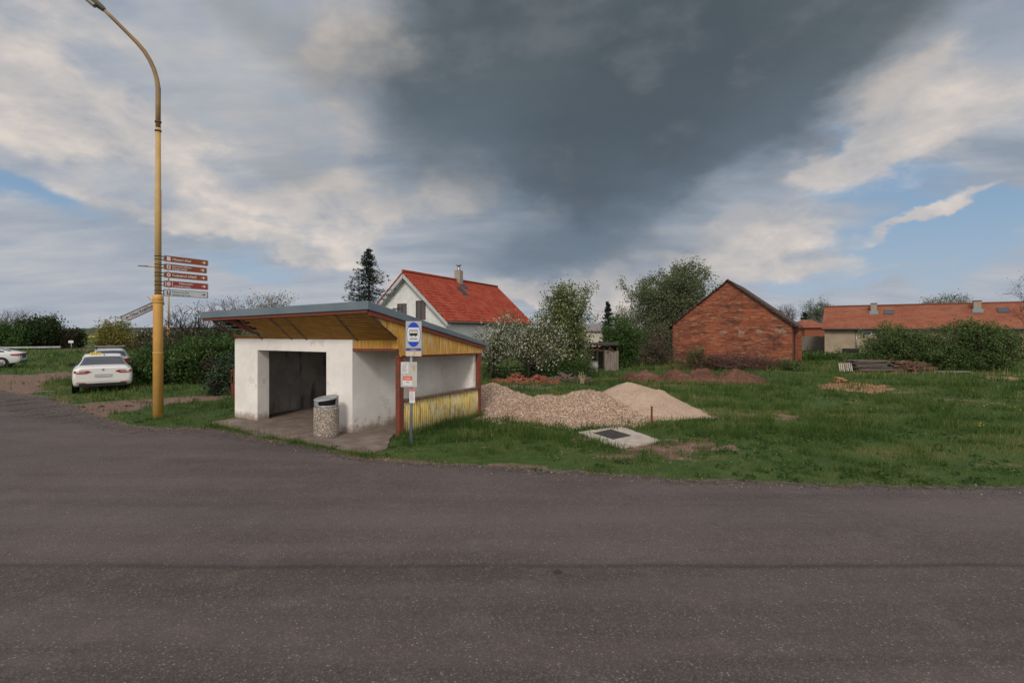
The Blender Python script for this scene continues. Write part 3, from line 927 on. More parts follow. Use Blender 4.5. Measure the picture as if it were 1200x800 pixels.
# ================================================================== litter bin
pb, n = new_mat('pebbledash')
p = n.pos()
v1 = n.voro(p, 48, 'F1', 'Color'); vd = n.voro(p, 48, 'F1', 'Distance'); s_ = n.node('ShaderNodeSeparateColor'); n.l.new(v1, s_.inputs[0])
c = n.ramp(s_.outputs[0], [(0, (.15, .125, .11)), (.4, (.30, .25, .21)), (.75, (.45, .39, .33)), (1, (.66, .61, .54))])
c = n.mix(n.step(vd, .45, .75), c, (.17, .14, .12))
n.out(n.princ(c, .85, n.bump(n.m('SUBTRACT', 1.0, vd), .8, .012), 0, .3))
bc = G(382.5, 512.5)
BN = thing('litter_bin', bc, 'round pebbledash litter bin with grey hood by the shelter doorway', 'litter bin')
mb = MB(); R = .275
mb.lathe(bc, [(R * .92, .035), (R * .98, .06), (R, .12), (R, .66), (R * .98, .70), (R * .86, .705), (R * .80, .66)], 36); mb.build('drum', pb, BN)
mb = MB(); mb.lathe(bc, [(.001, .04), (R * .85, .04), (R * .85, .0)], 24); mb.build('foot', simple('dark_foot', (.03, .025, .022)), BN)
galv = simple('galvanised_metal', (.36, .38, .39), (.26, .275, .285), 8, .5, 0, metal=.3, spec=.4)
mb = MB(); n_ = 36; vs = []; fs = []
ang0 = math.atan2(-bc.y, -bc.x)
def hoodtop(a): return .90 + .035 * math.cos(a - ang0 - 2.0)
for k in range(n_):
    a = 2 * math.pi * k / n_
    for r_, z in ((R * .93, .695), (R * .95, .75), (R * .95, hoodtop(a) - .035), (R * .99, hoodtop(a)), (R * .90, hoodtop(a) + .012)):
        vs.append(bc + Vector((r_ * math.cos(a), r_ * math.sin(a), z)))
for k in range(n_):
    k2 = (k + 1) % n_; a = 2 * math.pi * (k + .5) / n_
    for j in range(4):
        da = (a - ang0 + math.pi) % (2 * math.pi) - math.pi
        if j == 1 and (abs(da - .1) < .78 or abs(da) > 2.4): continue      # the two mouths
        fs.append((k * 5 + j, k2 * 5 + j, k2 * 5 + j + 1, k * 5 + j + 1))
vs.append(bc + Vector((0, 0, .935))); c_ = len(vs) - 1
for k in range(n_): fs.append((k * 5 + 4, ((k + 1) % n_) * 5 + 4, c_))
mb.add(vs, fs, True); o = mb.build('hood', galv, BN)
sm_ = o.modifiers.new('thick', 'SOLIDIFY'); sm_.thickness = .008; sm_.offset = -1
mb = MB(); mb.lathe(bc, [(R * .84, .86), (R * .84, .55), (.001, .55)], 24); mb.build('liner', simple('black_liner', (.012, .012, .012), rough=.5), BN)

# ================================================================== bus stop post
white = simple('sign_white', (.66, .66, .65), (.58, .58, .57), 6, .5)
signback = simple('sign_grey', (.40, .43, .46), (.33, .36, .38), 6, .55)
black = simple('print_black', (.02, .02, .022)); blue = simple('sign_blue', (.012, .06, .48), (.015, .05, .40), 5, .5)
violet = simple('sign_violet', (.07, .06, .26)); cream = simple('sign_cream', (.60, .50, .36), (.54, .46, .36), 9, .6)
redpr = simple('print_red', (.62, .13, .10)); paper = simple('paper', (.68, .66, .67), (.60, .58, .59), 12, .8)
bp = G(482, 522)
RT = Vector((.93, -.17, 0)).normalized()  # the plates face slightly left of the camera
RT = Vector((.985, -.17, 0)).normalized(); FN = RT.cross(Vector((0, 0, 1)))      # outward, towards the road
BS = thing('bus_stop_sign', bp, 'bus stop pole with blue and white bus plate and a timetable board', 'bus stop sign')
mb = MB(); mb.tube([bp + Vector((0, 0, -.2)), bp + Vector((0, 0, 2.58))], .030, 12); mb.build('pole', simple('pole_grey', (.25, .30, .36), (.20, .24, .29), 7, .5, metal=.3), BS)
def plate(x0, x1, y0, y1, mat, name, off=.04, th=.012, bev=.0, parent=BS):
    d = bp.y - .03
    cx = ((x0 + x1) / 2 - 600) / F * d; wd = (x1 - x0) / F * d / RT.x * 1.0
    z1 = H + (HZ - y0) / F * d; z0 = H + (HZ - y1) / F * d
    t_ = (cx - bp.x) / RT.x
    c = bp + RT * t_ + FN * off + Vector((0, 0, (z0 + z1) / 2))
    mb = MB(); mb.box(c, (wd, th, z1 - z0), RT, -FN, (0, 0, 1))
    return mb.build(name, mat, parent, bevel=bev), c, wd, z1 - z0
P1, c1, w1, h1 = plate(475.8, 495.0, 376.3, 417.5, signback, 'stop_plate', .04, .014, .003)
UPV = Vector((0, 0, 1))
def onp(c, x, z, off=.009): return c + RT * x + UPV * z + FN * off
def flat(c, pts, mat, name, parent, off=.009):
    mb = MB(); mb.add([onp(c, x, z, off) for x, z in pts], [tuple(range(len(pts)))]); return mb.build(name, mat, parent)
hw, hh = w1 / 2, h1 / 2
oc = hh * .24     # centre height of the oval
flat(c1, [(-hw * .97, -hh * .985), (hw * .97, -hh * .985), (hw * .97, hh * .985), (-hw * .97, hh * .985)], simple('plate_face', (.40, .43, .45), (.35, .38, .40), 9, .5), 'face', P1, .008)
ell = [(hw * .88 * math.cos(a), oc + hh * .70 * math.sin(a)) for a in [2 * math.pi * k / 40 for k in range(40)]]
flat(c1, ell, blue, 'blue_oval', P1, .0095)
clip = .40
def barrel(s_=1.):
    pts = []
    for k in range(41):
        a = 2 * math.pi * k / 40
        x, z = hw * .82 * math.cos(a), hh * .70 * math.sin(a)
        z = max(-hh * clip, min(hh * clip, z)); pts.append((x * (1 if abs(z) < hh * clip else 1), oc + z))
    return pts[:-1]
flat(c1, barrel(), simple('plate_white', (.58, .60, .60)), 'white_panel', P1, .011)
def rect(x0, x1, z0, z1): return [(x0, z0), (x1, z0), (x1, z1), (x0, z1)]
mb = MB()   # little bus pictogram
bz = oc + hh * .10; bw = hw * .50; bh = hh * .155
for r_ in (rect(-bw, bw, bz - bh, bz - bh * .15), rect(-bw, bw, bz + bh * .75, bz + bh), rect(-bw, -bw + .010, bz - bh * .15, bz + bh * .75), rect(-bw * .35, -bw * .35 + .007, bz - bh * .15, bz + bh * .75), rect(bw * .32, bw * .32 + .007, bz - bh * .15, bz + bh * .75), rect(bw - .010, bw, bz - bh * .15, bz + bh * .75)):
    mb.add([onp(c1, x, z, .0125) for x, z in r_], [(0, 1, 2, 3)])
for xx in (-.5, .5): mb.disc(onp(c1, bw * xx, bz - bh, .013), bh * .32, FN, 14)
mb.build('bus_pictogram', black, P1)
text_mesh('ZASTÁVKA', onp(c1, 0, oc - hh * .29, .012), RT, UPV, hh * .13, black, P1, width=hw * .95, align='CENTER')
flat(c1, rect(-hw * .96, hw * .96, -hh * .68, -hh * .53), violet, 'name_band', P1, .0105)
text_mesh('Krabčice', onp(c1, 0, -hh * .645, .0115), RT, UPV, hh * .085, white, P1, width=hw * .9, align='CENTER')
flat(c1, rect(-hw * .96, hw * .96, -hh * .975, -hh * .70), cream, 'route_panel', P1, .0105)
text_mesh('4', onp(c1, .02, -hh * .83, .0115), RT, UPV, hh * .12, black, P1, align='CENTER')
text_mesh('625', onp(c1, 0, -hh * .945, .0115), RT, UPV, hh * .06, black, P1, align='CENTER')
P3, c3, w3, h3 = plate(470.0, 490.0, 424.0, 453.6, simple('board_grey', (.46, .47, .44), (.38, .39, .37), 7, .55), 'timetable_board', .055, .03, .012)
hw, hh = w3 / 2, h3 / 2
flat(c3, rect(-hw * .88, -hw * .02, hh * .12, hh * .94), paper, 'notice', P3, .017)
flat(c3, rect(hw * .45, hw * .78, hh * .30, hh * .75), simple('stain_tan', (.36, .29, .14), (.45, .42, .33), 14, .8), 'faded_sticker', P3, .017)
text_mesh('JÍZDNÍ ŘÁD', onp(c3, -hw * .80, hh * .82, .0182), RT, UPV, hh * .09, redpr, P3, width=hw * .68)
mb = MB()
for k in range(9):
    z = hh * (.74 - .065 * k); x1 = -hw * (.14 + .3 * random.random())
    mb.add([onp(c3, x, zz, .0182) for x, zz in rect(-hw * .80, x1, z - .004, z + .004)], [(0, 1, 2, 3)])
mb.build('notice_print', simple('print_grey', (.28, .29, .36)), P3)
flat(c3, rect(-hw * .70, hw * .42, -hh * .86, -hh * .45), paper, 'notice', P3, .018)
flat(c3, rect(-hw * .72, hw * .42, -hh * .45, -hh * .12), redpr, 'notice_heading', P3, .018)
text_mesh('POZOR', onp(c3, -hw * .15, -hh * .34, .019), RT, UPV, hh * .14, paper, P3, width=hw * .75, align='CENTER')
text_mesh('změna', onp(c3, -hw * .15, -hh * .62, .019), RT, UPV, hh * .11, black, P3, width=hw * .4, align='CENTER')
P4, c4, w4, h4 = plate(480.3, 487.0, 455.0, 471.8, paper, 'notice_sleeve', .042, .006)
hw, hh = w4 / 2, h4 / 2
flat(c4, rect(-hw * .95, hw * .95, hh * .62, hh * .97), redpr, 'heading', P4, .0045)
mb = MB()
for k in range(10): mb.add([onp(c4, x, z, .0045) for x, z in rect(-hw * .7, hw * (.2 + .5 * random.random()), hh * (.5 - .13 * k) - .003, hh * (.5 - .13 * k) + .003)], [(0, 1, 2, 3)])
mb.build('print', simple('print_grey', (.4, .4, .4)), P4)
mb = MB()
for zz in (c1.z - .15, c1.z + .2, c3.z + .15, c3.z - .15): mb.lathe((bp.x, bp.y, zz - .015), [(.031, 0), (.036, 0), (.036, .03), (.031, .03)], 12)
mb.each('clamp', galv, BS)

# ================================================================== street lamps
lampy = simple('lamp_yellow', (.64, .36, .10), (.56, .31, .085), 3, .6, .12, 30, speck=((.34, .16, .06), 14, .70))
lampo = simple('lamp_ochre', (.50, .33, .125), (.44, .29, .115), 4, .6)
lamphead = simple('lamp_head', (.12, .12, .10), (.16, .15, .12), 8, .5)
lens = simple('lamp_glass', (.42, .42, .38), (.36, .36, .33), 8, .3)
LP0 = G(185.3, 489.5)
LA = thing('street_lamp', LP0, 'tall yellow street lamp with curved arm on the grass left of the shelter', 'street lamp', 'street lamps')
def lz(y): return H + (HZ - y) / F * LP0.y
def lx(x): return (x - 600) / F * LP0.y
z1, z2 = lz(346), lz(222)
mb = MB(); mb.tube([LP0 + Vector((0, 0, -.3)), LP0 + Vector((0, 0, z1 - .05)), LP0 + Vector((0, 0, z1))], [.128, .118, .112], 20)
mb.lathe(LP0, [(.128, lz(414)), (.133, lz(413.6)), (.133, lz(413)), (.127, lz(412.6))], 20)
mb.lathe(LP0 + Vector((0, 0, z1)), [(.119, -.16), (.13, -.15), (.13, -.02), (.115, .0), (.085, .02)], 20)
mb.build('lower_pole', lampy, LA)
mb = MB(); mb.tube([LP0 + Vector((0, 0, z1 - .02)), LP0 + Vector((0, 0, z2)), LP0 + Vector((0, 0, z2 + .02)), LP0 + Vector((0, 0, lz(150)))], [.082, .078, .068, .064], 16); mb.build('upper_pole', lampo, LA)
ad = Vector((-.86, -.51, 0)).normalized()
def onarm(x, y):
    r_ = (x - 600) / F       # X = r*Y on the vertical plane through the pole along ad
    s_ = (r_ * LP0.y - LP0.x) / (ad.x - r_ * ad.y)
    q = LP0 + ad * s_; return Vector((q.x, q.y, H + (HZ - y) / F * q.y))
ap = [LP0 + Vector((0, 0, lz(150))), LP0 + Vector((0, 0, lz(118)))] + [onarm(*q) for q in [(185.4, 104), (183.8, 93), (180.5, 81.5), (175.5, 70.5), (169, 60), (160.5, 50), (151, 40.5), (141.5, 31), (131, 20.5), (121, 11)]]
mb = MB(); mb.tube(ap, [.062] * 3 + [.055] * 5 + [.048] * 3 + [.045], 12); mb.build('arm', simple('lamp_arm', (.32, .21, .10), (.25, .17, .09), 4, .6), LA)
mb = MB()
for y in (143, 153.5): mb.lathe(LP0 + Vector((0, 0, lz(y))), [(.066, -.02), (.082, -.02), (.082, .02), (.066, .02)], 14)
mb.each('band', simple('band_dark', (.12, .08, .05)), LA)
e0 = onarm(121, 11); e1 = onarm(99, -7); dv = (e1 - e0).normalized(); L = .82; sdv = dv.cross(UPV).normalized(); upv = sdv.cross(dv)
mb = MB(); vs = []; fs = []
prof = [(-.04, .05, .05, -.05), (.0, .07, .07, -.06), (.12, .11, .09, -.075), (.3, .135, .10, -.085), (.6, .125, .09, -.08), (.78, .085, .06, -.06), (.84, .03, .02, -.03)]
for (s_, hw, hu, hd) in prof:
    c = e0 + dv * s_
    for k in range(14):
        a = 2 * math.pi * k / 14; ss = math.sin(a)
        vs.append(c + sdv * hw * math.cos(a) + upv * (hu * ss if ss > 0 else -hd * ss))
for i in range(len(prof) - 1):
    for k in range(14): fs.append((i * 14 + k, i * 14 + (k + 1) % 14, (i + 1) * 14 + (k + 1) % 14, (i + 1) * 14 + k))
fs += [tuple(range(14))[::-1], tuple((len(prof) - 1) * 14 + k for k in range(14))]
mb.add(vs, fs, True); HD = mb.build('lamp_head', lamphead, LA)
mb = MB(); mb.hexa([e0 + dv * .16 - upv * .115 - sdv * .08, e0 + dv * .16 - upv * .115 + sdv * .08, e0 + dv * .70 - upv * .10 + sdv * .075, e0 + dv * .70 - upv * .10 - sdv * .075],
                   [e0 + dv * .14 - upv * .05 - sdv * .10, e0 + dv * .14 - upv * .05 + sdv * .10, e0 + dv * .72 - upv * .04 + sdv * .09, e0 + dv * .72 - upv * .04 - sdv * .09]); mb.build('lens', lens, HD, bevel=.02)

d2 = 48.; q0 = Vector(((197.6 - 600) / F * d2, d2, 0)); zz = lambda y: H + (HZ - y) / F * d2
LB = thing('street_lamp', q0, 'thin distant yellow street lamp rising behind the hedge', 'street lamp', 'street lamps')
mb = MB(); mb.tube([q0, q0 + UPV * zz(383)], .14, 10); mb.build('lower_pole', lampy, LB)
mb = MB(); mb.tube([q0 + UPV * zz(383.5), q0 + UPV * zz(330)], [.085, .07], 8); mb.build('upper_pole', lampo, LB)
xx = lambda x: (x - 600) / F * d2
mb = MB(); mb.tube([q0 + UPV * zz(331), q0 + UPV * zz(321), Vector((xx(196.5), d2, zz(316.5))), Vector((xx(192), d2, zz(314))), Vector((xx(185), d2, zz(313))), Vector((xx(173), d2, zz(312)))], .06, 8); mb.build('arm', lampo, LB)
mb = MB(); mb.hexa([Vector((xx(161.5), d2 - .12, zz(312.0))), Vector((xx(173), d2 - .15, zz(312.8))), Vector((xx(173), d2 + .15, zz(312.8))), Vector((xx(161.5), d2 + .12, zz(312.0)))],
                   [Vector((xx(162.5), d2 - .08, zz(310.8))), Vector((xx(173), d2 - .1, zz(311))), Vector((xx(173), d2 + .1, zz(311))), Vector((xx(162.5), d2 + .08, zz(310.8)))]); mb.build('lamp_head', lamphead, LB, bevel=.03)

# ================================================================== direction signs on the lamp pole
sbrown = simple('sign_brown', (.30, .075, .022), (.26, .065, .022), 5, .5); sred = simple('sign_red', (.34, .055, .045), (.30, .055, .045), 5, .5)
swhite = simple('sign_offwhite', (.60, .62, .64), (.54, .56, .58), 7, .5); edge = simple('sign_edge', (.03, .025, .03)); txtw = simple('sign_text', (.74, .72, .68))
brown_t = simple('print_dkgrey', (.10, .12, .14))
sR = VD; sN = sR.cross(UPV)       # face towards the road
def arrow_pts(x, z, s_, dirn=1):
    P = [(-1, .14), (.15, .14), (-.15, .62), (.22, .62), (1, 0), (.22, -.62), (-.15, -.62), (.15, -.14), (-1, -.14)]
    return [(x + dirn * a * s_, z + b * s_) for a, b in P]
def dsign(y0, y1, L, face, label, lines, tcol, ring=None, icon=None, cat='direction sign'):
    z1, z0 = lz(y0), lz(y1); h = z1 - z0
    b = LP0 + sR * .115 + sN * .05
    root = thing('direction_sign', b + UPV * z0, label, cat, 'direction signs on the lamp pole')
    fr_p = lambda x, z, off: b + sR * x + UPV * (z0 + z) + sN * off
    def rr(x0, x1, a, c, rad=.03):
        pts = []
        for cx, cz, s0 in ((x1 - rad, c - rad, 0), (x0 + rad, c - rad, 90), (x0 + rad, a + rad, 180), (x1 - rad, a + rad, 270)):
            for k in range(5):
                an = math.radians(s0 + k * 22.5); pts.append((cx + rad * math.cos(an), cz + rad * math.sin(an)))
        return pts
    mb = MB(); mb.prism([fr_p(x, z, -.012) for x, z in rr(0, L, 0, h)], sN * .024); mb.build('panel', ring or signback, root)
    mb = MB(); mb.add([fr_p(x, z, .0135) for x, z in rr(.008, L - .022, .010, h - .014)], [tuple(range(20))]); FC = mb.build('face', face, root)
    mb = MB(); mb.add([fr_p(x, z, .015) for x, z in arrow_pts(L - .14, h * .5, .062)], [tuple(range(9))]); mb.build('arrow', tcol, root)
    mb = MB()
    icon(mb, lambda x, z, off=.015: fr_p(x, z, off), h); mb.build('pictogram', tcol, root)
    sz = .088 if len(lines) == 1 else .062
    for k, (t_, x_, wd) in enumerate(lines):
        zz_ = h * .5 - .032 if len(lines) == 1 else h * (.56 - .40 * k) - .002
        text_mesh(t_, fr_p(x_, zz_, .015), sR, UPV, sz, tcol, root, width=wd)
    mb = MB()
    for zc in (h * .25, h * .75): mb.lathe(LP0 + UPV * (z0 + zc), [(.075, -.012), (.09, -.012), (.09, .012), (.075, .012)], 12); mb.box(b + UPV * (z0 + zc) - sR * .02 - sN * .015, (.10, .02, .022), sR, sN, UPV)
    mb.build('clamp', simple('clamp_dark', (.05, .045, .045)), root)
    return root
def ic_square(mb, f, h):
    mb.add([f(x, z) for x, z in rect(.075, .175, h * .2, h * .8)], [(0, 1, 2, 3)])
def ic_two(mb, f, h):
    for r_ in (rect(.075, .175, h * .2, h * .36), rect(.075, .175, h * .64, h * .8), rect(.075, .10, h * .36, h * .64), rect(.15, .175, h * .36, h * .64)): mb.add([f(x, z) for x, z in r_], [(0, 1, 2, 3)])
def ic_ball(mb, f, h):
    o_ = [(.125 + .052 * math.cos(a), h * .5 + .052 * math.sin(a)) for a in [2 * math.pi * k / 20 for k in range(20)]]
    i_ = [(.125 + .022 * math.cos(a), h * .5 + .022 * math.sin(a)) for a in [2 * math.pi * k / 20 for k in range(20)]]
    vs = [f(*q) for q in o_ + i_]; mb.add(vs, [(k, (k + 1) % 20, 20 + (k + 1) % 20, 20 + k) for k in range(20)])
def ic_badge(mb, f, h):
    for (ro, ri) in ((.062, .052), (.040, 0.012)):
        o_ = [(.125 + ro * math.cos(a), h * .5 + ro * math.sin(a)) for a in [2 * math.pi * k / 20 for k in range(20)]]
        i_ = [(.125 + ri * math.cos(a), h * .5 + ri * math.sin(a)) for a in [2 * math.pi * k / 20 for k in range(20)]]
        mb.add([f(*q) for q in o_ + i_], [(k, (k + 1) % 20, 20 + (k + 1) % 20, 20 + k) for k in range(20)])
    for x in (.035, .218): mb.add([f(a, b_) for a, b_ in rect(x, x + .012, h * .12, h * .88)], [(0, 1, 2, 3)])
def ic_letter(mb, f, h):
    for r_ in (rect(.075, .105, h * .2, h * .8), rect(.145, .175, h * .2, h * .8), rect(.105, .145, h * .2, h * .34)): mb.add([f(x, z) for x, z in r_], [(0, 1, 2, 3)])
dsign(298.3, 305.8, 1.24, sbrown, 'topmost brown arrow sign on the lamp pole with one line of text', [('Obecní úřad', .22, .56)], txtw, None, ic_square)
dsign(308.0, 315.3, 1.20, sbrown, 'brown arrow sign with two lines of small text, second from top', [('Sportovní zařízení', .22, .55), ('Dětské hřiště', .22, .42)], txtw, None, ic_two)
dsign(317.6, 324.8, 1.22, sbrown, 'brown arrow sign with one long line of text and round ball pictogram', [('Fotbalové hřiště', .22, .70)], txtw, None, ic_ball)
dsign(327.8, 336.0, 1.24, sred, 'red arrow sign with round badge above the white arrow sign', [('Křížkovského', .40, .46), ('turistická stezka', .26, .66)], txtw, None, ic_badge)
dsign(338.4, 346.4, 1.23, swhite, 'white arrow sign with dark border, lowest on the right of the pole', [('Penzion Koruna', .22, .50), ('Restaurace Praha', .22, .56)], brown_t, edge, ic_letter)
# the loose, tilted village sign on the left
a0 = Vector(W(181, 357.5, 14.32)); hd = Vector((-.82, -.57, 0)).normalized()
r_ = (144.8 - 600) / F; s_ = (r_ * a0.y - a0.x) / (hd.x - r_ * hd.y); b0 = a0 + hd * s_; b0.z = H + (HZ - 374) / F * b0.y
ax = (a0 - b0).normalized(); L = (a0 - b0).length + .22; sn = ax.cross(UPV); sn.normalize()
if sn.y > 0: sn = -sn
sup = sn.cross(ax).normalized()
if sup.z < 0: sup = -sup
TS = thing('direction_sign', b0, 'loose white arrow sign hanging tilted from the left of the lamp pole', 'direction sign', 'direction signs on the lamp pole')
hgt = .195
fp = lambda x, z, off: b0 + ax * x + sup * z + sn * off
sh = [(.10, -hgt / 2), (L - .02, -hgt / 2), (L, -hgt / 2 + .02), (L, hgt / 2 - .02), (L - .02, hgt / 2), (-.02, hgt / 2), (-.045, hgt / 2 - .03), (.05, -hgt / 2 + .005)]
sh = [(-.03 + .0, .02), (.10, -hgt / 2), (L, -hgt / 2), (L, hgt / 2), (.0, hgt / 2), (-.05, hgt * .28)]
mb = MB(); mb.prism([fp(x, z, -.008) for x, z in sh], sn * .016); mb.build('panel', edge, TS)
cx_, = (L / 2,)
mb = MB(); mb.add([fp(cx_ + (x - cx_) * .965, z * .78, .0095) for x, z in sh], [tuple(range(len(sh)))]); mb.build('face', simple('sign_dullwhite', (.40, .39, .42), (.34, .33, .36), 9, .6), TS)
mb = MB(); mb.add([fp(x, z, .011) for x, z in arrow_pts(.10, 0, .045, -1)], [tuple(range(9))]); mb.build('arrow', black, TS)
text_mesh('Obec Krabčice', fp(.17, -.035, .011), ax, sup, .115, black, TS, width=L - .44)
mb = MB(); mb.lathe(LP0 + UPV * (a0.z + .08), [(.128, -.02), (.138, -.02), (.138, .02), (.128, .02)], 14); mb.bar(LP0 + UPV * (a0.z + .08) + hd * .12, LP0 + UPV * (a0.z + .22) + hd * .24, .03, .03); mb.build('clamp', lampy, TS)
# ================================================================== cars
def catmull(P, m):
    P = np.asarray(P, float); n_ = len(P); out = []
    for s_ in np.linspace(0, n_ - 1, m):
        i = min(int(s_), n_ - 2); t = s_ - i
        p0 = P[max(i - 1, 0)]; p1 = P[i]; p2 = P[i + 1]; p3 = P[min(i + 2, n_ - 1)]
        m1 = (p2 - p0) * .42; m2 = (p3 - p1) * .42
        out.append((2 * t ** 3 - 3 * t ** 2 + 1) * p1 + (t ** 3 - 2 * t ** 2 + t) * m1 + (-2 * t ** 3 + 3 * t ** 2) * p2 + (t ** 3 - t ** 2) * m2)
    return np.array(out)
glass = simple('car_glass', (.025, .034, .048), rough=.08, spec=.9)
rubber = simple('rubber', (.012, .012, .012), rough=.8); alloy = simple('alloy', (.30, .30, .31), rough=.35, metal=.7)
tlr = simple('tail_red', (.33, .012, .014), (.22, .01, .012), 20, .2, spec=.6); tlw = simple('tail_clear', (.62, .50, .50), rough=.2, spec=.6); blk = simple('trim_black', (.015, .015, .016), rough=.5)

def car(pos, heading, st, paint, label, glass_rear, glass_side, parts_fn, name='parked_car', rings=None):
    """st: list of stations (y, w, z0, zb, wt, zt); y=0 is the tail"""
    T = thing(name, pos, label, 'car', None)
    h = Vector(heading).normalized(); r = h.cross(UPV)      # r: the car's right side
    pos = Vector(pos)
    Pw = lambda x, y, z: pos + r * x + h * y + UPV * z
    st = np.array(st, float)
    NS, NR = (len(st) - 1) * 8 + 1, 33
    ss = np.linspace(0, len(st) - 1, NS)
    D = catmull(st, NS)
    ringp = []
    for (y, w_, z0, zb, wt, zt) in D:
        half = [(0, z0), (w_ * .80, z0), (w_ * .96, z0 + .07), (w_, z0 + .5 * (zb - z0)), (w_ * .985, zb - .10), (w_ * .95, zb), (w_ * .90 if zt > zb + .2 else w_ * .88, zb + min(.035, (zt - zb) * .5)), (wt, max(zt - .075, zb + .5 * (zt - zb))), (wt * .82, zt - .012), (0, zt)]
        ringp.append(catmull(half, NR))
    vid = lambda i, k, s_: i * (2 * NR) + k + (NR if s_ else 0)
    verts = []
    for i in range(NS):
        for sgn in (1, -1):
            for k in range(NR):
                x, z = ringp[i][k]; verts.append(Pw(sgn * x, D[i][0], z))
    tk = np.linspace(0, 9, NR)
    body = []; gr = []; gs = []
    for i in range(NS - 1):
        sm_ = (ss[i] + ss[i + 1]) / 2
        for s_ in (0, 1):
            for k in range(NR - 1):
                t = (tk[k] + tk[k + 1]) / 2
                f = (vid(i, k, s_), vid(i + 1, k, s_), vid(i + 1, k + 1, s_), vid(i, k + 1, s_))
                if s_ == 0: f = f[::-1]
                tgt = body
                if glass_rear[0] <= sm_ <= glass_rear[1] and t > 7.3: tgt = gr
                elif len(glass_rear) > 2 and glass_rear[2] <= sm_ <= glass_rear[3] and t > 7.2: tgt = gs
                elif glass_side[0] <= sm_ <= glass_side[1] and 6.15 < t < 6.85 and not any(abs(sm_ - p_) < .09 for p_ in glass_side[2:]): tgt = gs
                tgt.append(f)
    caps = []
    for i, rev in ((0, False), (NS - 1, True)):
        for k in range(NR - 1):
            caps.append((vid(i, k, 0), vid(i, k + 1, 0), vid(i, k + 1, 1), vid(i, k, 1))[::-1 if rev else 1])
    mb = MB(); mb.add(verts, body, True)
    o_ = len(verts); used = sorted({j for f in caps for j in f}); mp = {j: q for q, j in enumerate(used)}
    mb.add([verts[j] for j in used], [tuple(mp[j] for j in f) for f in caps], False); clean(mb.build('body', paint, T))
    if gr: mb = MB(); mb.add(verts, gr, True); clean(mb.build('rear_window', glass, T))
    if gs: mb = MB(); mb.add(verts, gs, True); clean(mb.build('side_windows', glass, T))
    for yy in parts_fn.get('axles', (.98, 3.82)):
        for sx in (1, -1):
            c = Pw(sx * parts_fn.get('track', .83), yy, .325)
            mb = MB(); ax_ = r * sx
            rot = lambda rr_, of: None
            def ringmesh(prof):
                vs = []; fs = []; N_ = 28
                for (rr_, of) in prof:
                    for k in range(N_):
                        a = 2 * math.pi * k / N_; vs.append(c + ax_ * of + h * (rr_ * math.cos(a)) + UPV * (rr_ * math.sin(a)))
                for i in range(len(prof) - 1):
                    for k in range(N_): fs.append((i * N_ + k, i * N_ + (k + 1) % N_, (i + 1) * N_ + (k + 1) % N_, (i + 1) * N_ + k))
                return vs, fs
            mb.add(*ringmesh([(.20, -.10), (.30, -.11), (.325, -.08), (.325, .08), (.30, .11), (.21, .105)]), True); tyre = mb.build('tyre', rubber, T)
            mb = MB()
            mb.add(*ringmesh([(.21, .06), (.205, .095), (.19, .09)]), True)
            for k in range(5):
                a = 2 * math.pi * k / 5; dd = h * math.cos(a) + UPV * math.sin(a)
                mb.bar(c + ax_ * .085 + dd * .02, c + ax_ * .075 + dd * .20, .06, .02, ax_)
            mb.build('rim', alloy, tyre)
            mb = MB()     # wheel arch
            mb.add(*ringmesh([(.375, .103), (.31, .107)]), True); mb.build('wheel_arch', blk, T)
    return T, Pw, h, r
def clean(o):
    """drop vertices no face uses"""
    me = o.data; used = np.zeros(len(me.vertices), bool)
    li = np.zeros(len(me.loops), int); me.loops.foreach_get('vertex_index', li); used[li] = True
    import bmesh
    bm = bmesh.new(); bm.from_mesh(me); bm.verts.ensure_lookup_table()
    bmesh.ops.delete(bm, geom=[v for v in bm.verts if not v.link_faces], context='VERTS'); bm.to_mesh(me); bm.free()
    return o
def paint(name, c, rough=.3):
    if name in MATS: return MATS[name]
    m, n = new_mat(name); p = n.princ(c, rough, None, 0, .5); p.inputs['Coat Weight'].default_value = .6; p.inputs['Coat Roughness'].default_value = .08
    n.out(p); MATS[name] = m; return m
wpaint = paint('white_paint', (.70, .69, .675)); spaint = paint('silver_paint', (.46, .48, .49)); spaint2 = paint('pale_silver_paint', (.60, .61, .62))

sedan = [(0.00, .80, .50, .90, .70, .985), (.05, .875, .36, .93, .76, 1.035), (.22, .915, .30, .95, .79, 1.06), (.62, .93, .25, .965, .76, 1.09), (1.50, .93, .24, .97, .60, 1.415),
         (2.45, .93, .24, .96, .62, 1.468), (3.15, .93, .24, .95, .60, 1.40), (3.95, .92, .25, .92, .74, 1.02), (4.55, .89, .26, .80, .72, .86), (4.84, .76, .38, .62, .60, .66)]
hd1 = Vector((-.628, .778, 0)).normalized(); r1 = hd1.cross(UPV)
ps1 = Vector((-16.03, 20.08, 0)) * .978
T1, PW, h1_, rr1 = car(ps1, hd1, sedan, wpaint, 'white saloon car seen from behind with a yellow sign on its roof', (3.02, 3.93, 6.1, 6.95), (3.35, 6.75, 4.95), {})
def panel(Pw, pts, mat, name, parent, y=-.012, th=.03):
    """rear-facing slab: pts (x, z), standing proud of the tail"""
    mb = MB(); a = [Pw(x, (y(x) if callable(y) else y), z) for x, z in pts]
    b = [Pw(x, (y(x) if callable(y) else y) + th, z) for x, z in pts]
    n_ = len(pts); mb.add(a + b, [tuple(range(n_)), tuple(range(n_, 2 * n_))[::-1]] + [(i, n_ + i, n_ + (i + 1) % n_, (i + 1) % n_) for i in range(n_)])
    return mb.build(name, mat, parent)
def tail(x): return -.022 + max(0, abs(x) - .74) ** 2 * 2.2
